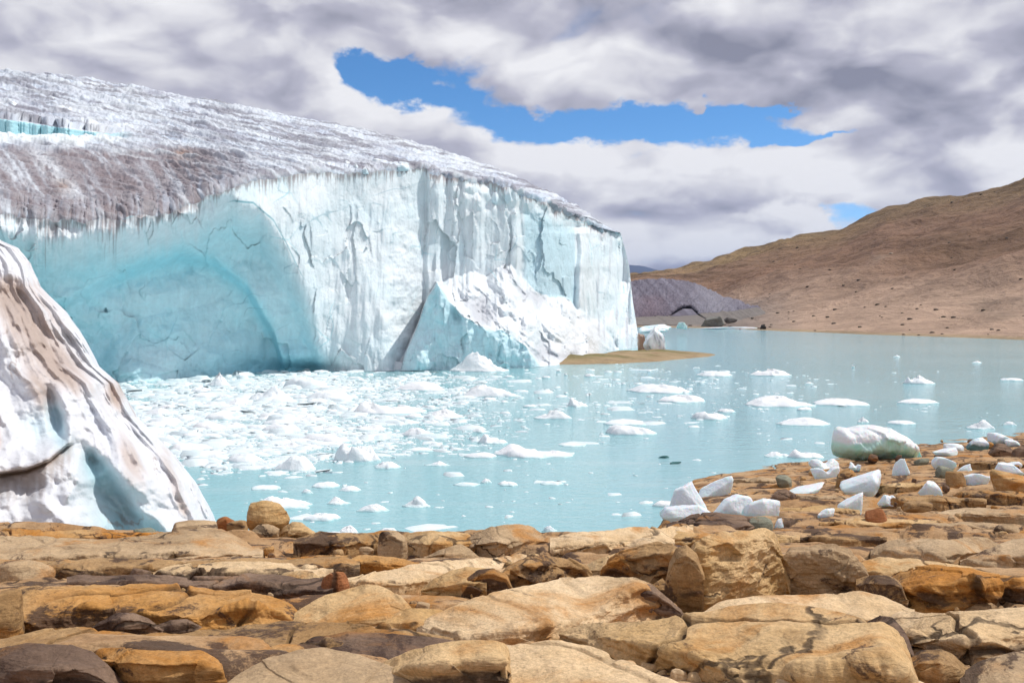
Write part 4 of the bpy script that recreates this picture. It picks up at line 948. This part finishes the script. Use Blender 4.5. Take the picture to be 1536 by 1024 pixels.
ICE = [(1003, 1068, 722, 768, 'tall domed white lump of stranded ice at the water edge', .2), (1043, 1098, 708, 744, 'tilted white slab of ice behind the domed lump at the water edge', .15),
 (988, 1085, 756, 778, 'flat white shelf of ice at the foot of the domed lump', .1), (1064, 1136, 742, 772, 'low bluish white ice hummock between domed lump and green tinted lump', .3),
 (1112, 1170, 745, 778, 'rounded ice lump with a green tinted front at the right of the stranded group', .75),
 (1159, 1176, 777, 793, 'small pointed white ice piece in front of the green tinted lump', .0), (1183, 1242, 725, 737, 'flat pure white ice sheet on the sand left of the ice wedge', .0),
 (1213, 1260, 688, 702, 'notched white ice block left of and below the biggest berg', .1), (1216, 1258, 699, 715, 'lower half of the notched ice block left of the biggest berg', .3),
 (1258, 1328, 701, 734, 'long white ice wedge rising to the right on the beach', .25), (1325, 1357, 722, 730, 'thin ice plate at the right end of the ice wedge', .0),
 (1331, 1368, 687, 712, 'upright rounded white ice piece below the biggest berg', .1), (1272, 1292, 693, 702, 'tiny white ice cobble between notched block and biggest berg', .0),
 (1256, 1296, 735, 765, 'twin peaked white ice lump below the ice wedge', .1), (1226, 1252, 762, 778, 'small turquoise split ice ball on the sand', 1.0),
 (1317, 1349, 740, 754, 'small white ice cap shape right of the twin peaked lump', .0), (1378, 1417, 721, 739, 'domed white ice piece resting on a brown rock', .0),
 (1441, 1484, 705, 728, 'lumpy white ice leaning on the brown boulder at the right', .1), (1490, 1538, 694, 712, 'jagged white ice behind the large tan boulder at the right edge', .0),
 (1484, 1516, 649, 666, 'blue grey ice block with white cap at the far end of the beach', .9), (1451, 1482, 656, 670, 'dark teal ice lump with white right end on the far beach', 1.0),
 (1416, 1446, 664, 672, 'flat grey ice plate left of the dark teal ice lump', .2), (1400, 1437, 671, 679, 'thin white ice disc in front of the flat grey ice plate', .0),
 (1397, 1432, 685, 698, 'pair of small white ice plates right of the biggest berg', .0), (1434, 1458, 695, 706, 'small grey white ice chip beside the grey green boulder', .0),
 (1508, 1530, 659, 666, 'small white ice scrap right of the blue grey ice block', .0), (1505, 1536, 692, 700, 'flat ice scrap against the right edge of the beach', .0)]
for i, (a, b, c, d, l, g) in enumerate(ICE):
    tint = (.10, .20, .19) if 'dark teal' in l else ((.26, .36, .36) if 'blue grey' in l else ((.36, .68, .70) if 'turq' in l else (.48, .80, .82)))
    boulder('beached_ice', M_CHUNK, l, a, b, c, d, 120+i, .6, 'ice chunk', col=icecol(g, tint), sub=5, soft=30., rnd=.12, noise=.11, npl=8, shape=ice_shape(l, i))

# ------------------------------------------------------------------ floating ice
NFL = [0]
def floe(x0, x1, y0, y1, kind, label, group=None, name='ice_floe', seed=None, res=1.0):
    """x0..x1, y0..y1: outline box in the photo; y1 is the near waterline"""
    NFL[0] += 1; sd = seed if seed is not None else NFL[0]
    rgl = np.random.default_rng(sd*7+1)
    d = CAMH*F/(y1-HZ)
    w = (x1-x0)*d/F
    dp = w*rgl.uniform(.45, .7) if kind != 'flat' else w*rgl.uniform(.5, .8)
    tot = (y1-y0)/F*d
    el = (y1-HZ)/F
    dp = min(dp, tot/el*(.8 if kind == 'flat' else .62)); dp = max(dp, w*.28)
    h = max(tot-dp*el*.75, .06+.015*w)
    nt, nr = int(26*res)+14, int(9*res)+5
    th = np.linspace(0, 2*np.pi, nt, endpoint=False)[None, :]
    rr = np.linspace(0, 1, nr)[:, None]
    rad = 1+.5*fbm(np.cos(th)*1.3+sd*3.1, np.sin(th)*1.3, sd, 3)+.10*fbm(np.cos(th)*5+sd, np.sin(th)*5, 2, 2)
    x = rr*rad*np.cos(th); y = rr*rad*np.sin(th)
    px_ = {'peak': rgl.uniform(-.35, .35), 'wedge': -.4, 'tail': -.65, 'mound': 0, 'flat': 0, 'knob': -.7}[kind]
    q = np.hypot((x-px_)*1.15, y*.9)
    if kind == 'peak': pr = .35+.75*np.clip(1-q*1.15, 0, 1)**1.1
    elif kind == 'wedge': pr = 1.0-.38*(x+.6)
    elif kind == 'tail': pr = .32+.8*np.exp(-((x+.62)/.33)**2)
    elif kind == 'knob': pr = .38+.7*np.exp(-((x+.72)/.14)**2)+.2*np.exp(-(x/.5)**2)
    elif kind == 'mound': pr = .55+.5*(1-q**2)
    else: pr = .8+.2*fbm(x*2+sd, y*2, 1, 2)
    pr = pr+(.45 if kind != 'flat' else .3)*facets(x*1.5+sd*3.3+.2*fbm(x*4, y*4, sd, 2), y*1.5+sd, 5, 1.3)
    pr = pr+.22*fbm(x*2.2+sd, y*2.2, sd*1.7, 4, ridged=True)*(1 if kind != 'flat' else .5)+.08*fbm(x*7, y*7+sd, 3, 3)
    edge = (1-rr**(5 if kind == 'wedge' else 3.4))
    z = np.maximum(pr, .1)*(edge*.88+.12)
    z[-1] = .1
    V = np.stack([x*w/2, y*dp/2, z], -1)
    mx = V[..., 2].max(); V[..., 2] *= h/mx
    lo, hi = V[..., 0].min(), V[..., 0].max(); V[..., 0] = (V[..., 0]-(lo+hi)/2)*w/(hi-lo)
    low = V[-1].copy(); low[:, 2] = -.12; low[:, :2] *= 1.02
    V = np.concatenate([V, low[None]])
    o = mesh_np(name, V.reshape(-1, 3), grid_faces(nr+1, nt, True), M_FLOE, smooth=True)
    o.location = ((x0+x1-2*CX)/2/F*(d+dp/2), d+dp/2, 0)
    return tag(o, label, 'ice floe', group)
FL = [(500, 573, 661, 693, 'wedge', 'bulky white floe with a blunt shaded left end at the edge of the brash'), (408, 476, 680, 707, 'mound', 'rounded white floe left of and nearer than the bulky blunt floe'),
 (374, 468, 740, 764, 'peak', 'broad white floe with low peak floating behind the round tan boulder'), (603, 646, 742, 761, 'peak', 'small pointed floe alone in clear water nearest the grey hump'),
 (535, 584, 754, 768, 'mound', 'low floe just left of the small pointed lone floe'), (491, 526, 743, 757, 'peak', 'jagged little floe above the low floe near the shore'),
 (468, 510, 721, 732, 'flat', 'flat floe left of two in the row under the rounded white floe'), (508, 542, 727, 737, 'mound', 'right hand floe of the row under the rounded white floe'),
 (376, 422, 727, 735, 'flat', 'thin flat floe above the broad low peaked floe'), (452, 470, 732, 740, 'mound', 'tiny floe between thin flat floe and jagged little floe'),
 (738, 864, 663, 687, 'tail', 'longest low floe with a raised left end in the middle of the lake'), (800, 858, 614, 629, 'peak', 'white floe with a sharp central peak in mid lake'),
 (908, 986, 635, 653, 'wedge', 'flat topped blocky floe behind which a thin slab floats'), (904, 976, 627, 638, 'flat', 'thin slab floe right behind the flat topped blocky floe'),
 (1037, 1092, 615, 630, 'wedge', 'bright floe sloping to the right, right of the blocky floe'), (1076, 1104, 612, 619, 'flat', 'small flat floe behind the bright sloping floe'),
 (849, 882, 595, 610, 'tail', 'small blocky floe with low tail above the peaked floe in mid lake'), (694, 778, 575, 596, 'mound', 'large hummocky floe with blue notches below the peaked berg'),
 (940, 1036, 573, 590, 'mound', 'broad domed white floe right of centre, farther out than the blocky floe'), (984, 1060, 590, 604, 'flat', 'wide flat floe in front of the broad domed floe'),
 (1044, 1100, 555, 565, 'flat', 'flat bright floe near the end of the grassy spit'), (1125, 1188, 552, 564, 'mound', 'pale floe right of the flat bright floe beyond the spit'),
 (1354, 1402, 562, 576, 'knob', 'isolated floe with a knob on its left end at the right of the lake'), (1164, 1248, 624, 639, 'mound', 'white floe with darker left tip nearest the biggest berg'),
 (1116, 1222, 591, 611, 'mound', 'wide bluish raft of ice, left part, above the white floe by the berg'), (1215, 1302, 595, 609, 'flat', 'wide bluish raft of ice, thinner right part'),
 (1344, 1406, 597, 606, 'flat', 'long thin floe below the knobbed floe'), (1332, 1372, 629, 637, 'flat', 'thin floe just behind the right end of the biggest berg'),
 (1450, 1490, 628, 644, 'peak', 'small conical floe off the far end of the beach'), (1504, 1524, 631, 638, 'mound', 'tiny low floe right of the small conical floe'),
 (1285, 1304, 624, 634, 'peak', 'tiny pointed floe behind the left of the biggest berg'), (1146, 1186, 676, 686, 'peak', 'small peaked floe touching the shore left of the biggest berg'),
 (1180, 1236, 672, 688, 'tail', 'low white floe grounded on the shore next to the biggest berg'),
 (674, 764, 526, 558, 'peak', 'tall peaked turquoise white floe at the foot of the glacier'), (560, 640, 532, 555, 'wedge', 'cluster block of white ice against the foot of the glacier'),
 (636, 698, 611, 628, 'peak', 'white peaked floe between brash and the sharp peaked floe'), (716, 762, 649, 666, 'tail', 'pale floe just above the longest low floe'),
 (720, 738, 717, 725, 'mound', 'tiny floe, left of a pair in clear water below the longest floe'), (746, 777, 720, 729, 'flat', 'right one of the pair of tiny floes in clear water'),
 (813, 836, 787, 798, 'mound', 'little floe just beyond the grey hump at the rocks'), (505, 540, 786, 803, 'mound', 'rounded floe at the rocks right of the wedge rock'),
 (568, 597, 790, 799, 'flat', 'small flat floe at the rocks beyond the small grey pyramid rock'), (478, 520, 797, 806, 'flat', 'blue white floe half hidden in the rock inlet by the wedge rock'),
 (455, 510, 767, 782, 'flat', 'thin melting floe between round boulder and low floe'), (838, 880, 663, 670, 'flat', 'thin sliver of ice above the right tip of the longest floe'),
 (636, 676, 690, 699, 'peak', 'low pale floe right of the bulky blunt floe'), (560, 602, 690, 703, 'mound', 'melting floe in front of the bulky blunt floe'),
 (600, 650, 640, 655, 'mound', 'rounded floe at the right rim of the brash'), (705, 735, 640, 649, 'peak', 'small peaked floe above the pale floe by the longest floe'),
 (530, 640, 597, 622, 'tail', 'long hummocked raft in the brash below the glacier foot'), (455, 530, 583, 600, 'mound', 'broken white raft in the brash in front of the hollow'),
 (372, 440, 576, 602, 'peak', 'steep lump in the brash in front of the dark foot of the hollow'), (310, 345, 557, 580, 'peak', 'pointed white ice spike at the back of the brash by the hollow'),
 (425, 495, 563, 583, 'wedge', 'flat topped white slab at the back of the brash under the dark foot'), (1000, 1050, 600, 604, 'flat', 'thin floe strip right of the sharp peaked mid lake floe'),
 (590, 668, 570, 586, 'mound', 'bumpy white raft left of the large hummocky floe'), (1500, 1536, 566, 571, 'flat', 'thin floe at the far right of the lake')]
for a in FL: floe(*a, res=1.6)
# many small look-alike floes
def dens(px, py):
    l = sm(560, 330, px-(690-py)*.35)*sm(725, 670, py)*sm(556, 568, py)
    m = .5*sm(820, 560, px)*sm(700, 640, py)*sm(552, 560, py)+.09*sm(1350, 900, px)*sm(660, 600, py)*sm(548, 556, py)+.012*sm(535, 545, py)
    return np.clip(l+m, 0, 1)
rg = np.random.default_rng(5); k = 0
boxes = [(a, b, c-2, d+1) for a, b, c, d, *_ in FL]
while k < 215:
    px_, py_ = rg.uniform(180, 1536), 535+(rg.random()**1.2)*240
    if px_ < 325 and py_ > 690: continue
    if rg.random() > dens(px_, py_)*.9+.01: continue
    if py_ > 640 and px_ > 1100: continue
    L = rg.uniform(10, 44)*(.45+.9*sm(540, 700, py_)); L = L*(1.25 if px_ < 560 else .9)
    hgt = max(3, L*rg.uniform(.14, .3))
    if any(a-L*.3 < px_ < b+L*.3 and c < py_ < d+hgt*.4 for a, b, c, d in boxes) and px_ > 520: continue
    zone = 'brash' if px_ < 560-(690-py_)*0 else 'open'
    floe(px_-L/2, px_+L/2, py_-hgt, py_, ['peak', 'mound', 'flat', 'flat', 'flat'][int(rg.integers(0, 5))],
         'small white lump of ice packed in the dense brash' if zone == 'brash' else 'small white scrap of ice scattered over the open lake',
         'small ice lumps in the brash' if zone == 'brash' else 'small ice scraps on the open lake', seed=1000+k, res=.45); k += 1
# brash ice nobody could count
def build_brash():
    rg = np.random.default_rng(9)
    V = []; Fq = []; n0 = 0; made = 0
    while made < 30000:
        N = 4000
        px_ = rg.uniform(150, 1500, N); py_ = 535+rg.random(N)**1.1*260
        dn = dens(px_, py_)
        cl = sm(-.3, .3, fbm(px_*.012, py_*.06, 2, 5))
        keep = rg.random(N) < dn**1.3*(.12+.88*cl)
        for a, b in zip(px_[keep], py_[keep]):
            if a < 300 and b > 700: continue
            d = CAMH*F/(b-HZ)
            s = rg.lognormal(-2.5, .8); s = min(s, .7)*(.7+d/75)
            kq = int(rg.integers(5, 8))
            th = np.sort(rg.uniform(0, 2*np.pi, kq)); r = s*rg.uniform(.6, 1.1, kq)
            x = r*np.cos(th); y = r*np.sin(th)*.8; hh = s*(.05+.22*rg.random()**2.5)
            c = np.array([(a-CX)/F*d, d, 0])
            lowr = np.stack([x, y, np.full(kq, -.03)], 1)+c; top = np.stack([x*.72, y*.72, hh*rg.uniform(.5, 1, kq)], 1)+c
            V.append(np.concatenate([lowr, top, [[c[0]+rg.normal()*s*.2, c[1], hh*1.1]]]))
            for i in range(kq):
                j = (i+1) % kq
                Fq.append((n0+i, n0+j, n0+kq+j)); Fq.append((n0+i, n0+kq+j, n0+kq+i)); Fq.append((n0+kq+i, n0+kq+j, n0+2*kq))
            n0 += 2*kq+1; made += 1
    o = mesh_np('brash_ice', np.concatenate(V), np.array(Fq), M_BRASH, smooth=True)
    tag(o, 'crowded field of crushed white ice bits floating below the glacier', 'brash ice', kind='stuff')
build_brash()
# ice bits and rocks by the end of the glacier
def far_lump(name, x0, x1, y0, y1, d, seed, col, label, cat, mat=None, deep=.6):
    B = chunk_mesh(seed, 4, 8, 40., .0, .22)
    if 'ice' in name or 'far' in label: B[:, 0] *= 1-.5*((B[:, 2]+1)/2)**1.2
    w, h = (x1-x0)*d/F, (y1-y0)*d/F
    c = wpos((x0+x1)/2, (y0+y1)/2, d)
    hh = (B[:, 2]+1)/2
    C0 = np.broadcast_to(np.array(col[0]), B.shape).copy()
    C0 = mixc(C0, np.array(col[1]), sm(.0, .35, fbm(B[:, 0]*4+B[:, 2]*1.5+seed, B[:, 1]*3, B[:, 2]*.8, 3)))
    o = mesh_np(name, B*np.array([w, w*deep, h])/2+c, ico(4)[1], mat or M_CHUNK, C0)
    return tag(o, label, cat)
WI, GI, BI = (.82, .86, .89), (.35, .36, .42), (.5, .72, .76)
far_lump('ice_block', 962, 1002, 490, 533, 99, 70, (WI, GI), 'ragged ice block with grey stripes standing on the spit at the end of the glacier', 'ice block')
far_lump('ice_block', 952, 972, 500, 530, 101, 71, ((.40, .25, .18), (.6, .5, .45)), 'rust stained ice lump squeezed between glacier and striped ice block', 'ice block')
far_lump('ice_block', 950, 1018, 486, 500, 150, 72, (WI, BI), 'low white ice bank behind the striped ice block at the glacier end', 'ice block')
far_lump('ice_block', 1013, 1034, 483, 494, 165, 73, ((.45, .62, .62), BI), 'small teal ice hump right of the low white ice bank', 'ice block')
far_lump('boulder', 1048, 1092, 474, 492, 212, 74, ((.22, .22, .20), (.29, .28, .25)), 'large dark green boulder on the far shore below the debris mound', 'boulder', M_MOUND)
far_lump('boulder', 1086, 1106, 476, 485, 222, 75, ((.12, .11, .10), (.19, .17, .15)), 'dark brown boulder right of the large dark green boulder', 'boulder', M_MOUND)
far_lump('boulder', 1139, 1150, 487, 494, 190, 76, ((.05, .05, .05), (.08, .08, .08)), 'black rock at the tip of the far shore', 'boulder', M_MOUND)
far_lump('ice_floe', 1040, 1152, 490, 494, 196, 77, (WI, BI), 'thin white ice line along the far shore', 'ice floe', None, .3)
far_lump('ice_floe', 660, 700, 541, 553, 79.5, 78, (WI, BI), 'low white ice block left of the tall peaked floe at the glacier foot', 'ice floe')
far_lump('stone', 985, 1006, 683, 687, 5*F/231, 79, ((.06, .16, .16), (.08, .2, .2)), 'dark thin sliver awash in the lake, the farther of two', 'stone', M_MOUND)
far_lump('stone', 1004, 1022, 692, 695, 5*F/240, 81, ((.06, .16, .16), (.08, .2, .2)), 'dark thin sliver awash in the lake, the nearer of two', 'stone', M_MOUND)

# ------------------------------------------------------------------ sky, sun, haze, camera
SUN_AZ, SUN_EL = math.radians(77), math.radians(55)      # azimuth measured from the view direction (+Y) towards +X
def build_world():
    w = bpy.data.worlds.new('World'); SC.world = w; w.use_nodes = True
    t = NT(w.node_tree)
    dv = t.n('ShaderNodeTexCoord').outputs['Generated']
    sky = t.n('ShaderNodeTexSky', sky_type='NISHITA', sun_disc=False, sun_elevation=SUN_EL, sun_rotation=SUN_AZ, altitude=4500, air_density=1.0, dust_density=.3, ozone_density=2.0)
    hsv = t.n('ShaderNodeHueSaturation', {'Hue': .497, 'Saturation': 1.25, 'Value': 1.35, 'Color': sky.outputs[0]})
    bg1 = t.n('ShaderNodeBackground', {'Color': hsv.outputs[0], 'Strength': .12})
    s = t.n('ShaderNodeSeparateXYZ', {0: dv})
    x, y, z = s.outputs
    yy = t.m('MAXIMUM', y, .08)
    U = t.m('MULTIPLY_ADD', t.m('DIVIDE', x, yy), F, CX); Vv = t.m('MULTIPLY_ADD', t.m('DIVIDE', z, yy), -F, HZ)
    uv = t.n('ShaderNodeCombineXYZ', {0: U, 1: Vv}).outputs[0]
    wv = t.vm('ADD', dv, (3.1, 1.7, .4))
    w1 = t.n('ShaderNodeTexNoise', {'Vector': t.vm('MULTIPLY', wv, (1, 1, 1.6)), 'Scale': 14.0, 'Detail': 5, 'Roughness': .58}).outputs['Color']
    uv = t.vm('ADD', uv, t.vm('MULTIPLY', t.vm('SUBTRACT', w1, (.5, .5, .5)), (190, 105, 0)))
    def gauss(lst):
        acc = None
        for cx, cy, rx, ry, a in lst:
            q = t.vm('MULTIPLY', t.vm('SUBTRACT', uv, (cx, cy, 0)), (1/rx, 1/ry, 0))
            e = t.m('EXPONENT', t.m('MULTIPLY', t.vm('DOT_PRODUCT', q, q), -1.0))
            acc = t.m('MULTIPLY', e, a) if acc is None else t.m('MULTIPLY_ADD', e, a, acc)
        return acc
    zs = t.m('ADD', t.m('ABSOLUTE', z), .16)
    # cloud-deck coordinates: flatten towards the horizon
    zc = t.m('MAXIMUM', z, 0.0)
    zp = t.m('ADD', t.m('MULTIPLY', zc, 1.3), t.m('MULTIPLY', t.m('LOGARITHM', t.m('ADD', zc, .1), math.e), .22))
    P = t.n('ShaderNodeCombineXYZ', {0: x, 1: y, 2: zp}).outputs[0]
    wob = t.vm('MULTIPLY', t.vm('SUBTRACT', t.n('ShaderNodeTexNoise', {'Vector': P, 'Scale': 8.0, 'Detail': 3}).outputs['Color'], (.5, .5, .5)), (.09, .09, .09))
    PW = t.vm('ADD', P, wob)
    def vor(p, sc):
        return t.n('ShaderNodeTexVoronoi', {'Vector': p, 'Scale': sc}, feature='SMOOTH_F1').outputs['Distance'] if False else t.n('ShaderNodeTexVoronoi', {'Vector': p, 'Scale': sc}).outputs['Distance']
    def dn(off, det):
        p = t.vm('ADD', PW, off)
        a = t.noise(p, 4.2, det, .52)
        a = t.m('MULTIPLY_ADD', t.m('SUBTRACT', .45, vor(p, 8.0)), .24, a)
        return t.m('MULTIPLY_ADD', t.m('SUBTRACT', .45, vor(p, 19.0)), .085, a)
    n0 = dn((0, 0, 0), 7); n1 = dn((.012, 0, .045), 4)
    gap = gauss([(560, 95, 70, 26, .6), (615, 125, 72, 40, .75), (690, 150, 60, 16, .42), (765, 182, 85, 27, .6), (880, 183, 85, 25, .6), (985, 180, 85, 27, .6), (1080, 172, 75, 26, .55), (1165, 160, 50, 10, .5),
                 (1165, 198, 70, 16, .48), (1245, 208, 55, 7, .35), (1280, 328, 70, 20, .36), (1210, 395, 50, 8, .16), (1255, 312, 30, 12, .2), (1000, 395, 60, 10, .15), (1330, 195, 30, 8, .14), (1045, 158, 16, 22, -.35), (735, 150, 40, 12, -.2), (660, 95, 22, 20, -.15)])
    cov = t.m('SUBTRACT', t.m('ADD', n0, .31), gap)
    alpha = t.ss(cov, .39, .63)
    bright = gauss([(540, 130, 60, 40, .55), (640, 190, 110, 30, .30), (820, 222, 130, 26, .27), (1010, 222, 130, 28, .27), (1200, 240, 140, 30, .2), (520, 30, 60, 50, .22), (690, 60, 80, 60, .1), (1010, 130, 60, 40, .05), (790, 30, 60, 40, .12), (1500, 240, 60, 40, .3),
                    (1160, 322, 80, 22, .5), (1080, 335, 420, 80, .22), (900, 235, 300, 40, .14), (1050, 370, 110, 20, .3), (1200, 360, 60, 12, .4), (1190, 175, 60, 30, .2), (760, 260, 60, 30, .2), (100, 65, 150, 30, .10), (980, 340, 60, 30, .1),
                    (200, 20, 240, 42, -.22), (850, 145, 110, 28, -.10), (620, 25, 110, 26, -.05), (960, 60, 140, 40, -.10), (1310, 110, 230, 60, -.22), (1440, 175, 160, 30, -.2), (1120, 265, 200, 12, -.12), (900, 285, 170, 14, -.16), (1100, 300, 260, 10, -.12), (1400, 250, 110, 26, -.1), (370, 120, 110, 40, -.06), (1450, 30, 100, 40, -.05)])
    lit = t.m('MULTIPLY', t.m('SUBTRACT', n0, n1), 3.3)
    big = t.m('MULTIPLY', t.m('SUBTRACT', t.noise(P, 3.2, 4, .5), .5), 1.05)
    ovr = t.m('MULTIPLY', t.ss(z, .38, .75), -.42)
    ovr = t.m('ADD', ovr, t.m('MULTIPLY', t.ss(y, .25, -.35), .12))
    b = t.m('ADD', t.m('ADD', bright, lit), t.m('ADD', t.m('ADD', big, ovr), .57))
    rampn = t.n('ShaderNodeValToRGB', {0: b}); cr = rampn.color_ramp
    cr.elements[0].position = 0.0; cr.elements[0].color = C(.27, .275, .35)
    cr.elements[1].position = 1.0; cr.elements[1].color = C(.93, .925, .945)
    e = cr.elements.new(.45); e.color = C(.51, .505, .595)
    e = cr.elements.new(.75); e.color = C(.76, .755, .80)
    bg2 = t.n('ShaderNodeBackground', {'Color': rampn.outputs[0], 'Strength': 1.0})
    mx = t.n('ShaderNodeMixShader', {0: alpha, 1: bg1.outputs[0], 2: bg2.outputs[0]})
    t.n('ShaderNodeOutputWorld', {'Surface': mx.outputs[0]})
    w.cycles.sampling_method = 'NONE'
build_world()
sun = bpy.data.lights.new('sun', 'SUN'); sun.energy = 3.7; sun.angle = math.radians(.6); sun.color = (1, .96, .9)
so = bpy.data.objects.new('sun', sun); COL.objects.link(so)
sd = Vector((math.sin(SUN_AZ)*math.cos(SUN_EL), math.cos(SUN_AZ)*math.cos(SUN_EL), math.sin(SUN_EL)))
so.rotation_euler = sd.to_track_quat('Z', 'Y').to_euler(); so.location = (20, 20, 60)

def build_haze():
    m = bpy.data.materials.new('haze_air'); m.use_nodes = True; t = NT(m.node_tree)
    v = t.n('ShaderNodeVolumePrincipled', {'Color': C(.42, .60, 1.0), 'Density': .00007, 'Anisotropy': .1})
    t.n('ShaderNodeOutputMaterial', {'Volume': v.outputs[0]})
    bm = bmesh.new(); bmesh.ops.create_cube(bm, size=1)
    me = bpy.data.meshes.new('haze'); bm.to_mesh(me); bm.free()
    o = link(me, 'haze', m); o.scale = (16000, 9300, 420); o.location = (0, 4150, 204.0)
    tag(o, kind='stuff', label='thin pale air that helps turn the farthest hills blue', cat='haze')
build_haze()

cam = bpy.data.cameras.new('camera'); cam.lens = 35; cam.sensor_width = 36; cam.shift_y = -(512-HZ)/1536; cam.clip_end = 30000; cam.clip_start = .1
co = bpy.data.objects.new('camera', cam); COL.objects.link(co); co.location = (0, 0, CAMH); co.rotation_euler = (math.pi/2, 0, 0)
SC.camera = co
vs = SC.view_settings; vs.view_transform = 'Standard'; vs.look = 'None'; vs.exposure = 0; vs.gamma = 1

cy = SC.cycles
cy.max_bounces = 4; cy.diffuse_bounces = 3; cy.glossy_bounces = 2; cy.transmission_bounces = 2; cy.volume_bounces = 0
cy.use_denoising = True; cy.use_adaptive_sampling = True; cy.adaptive_threshold = .03
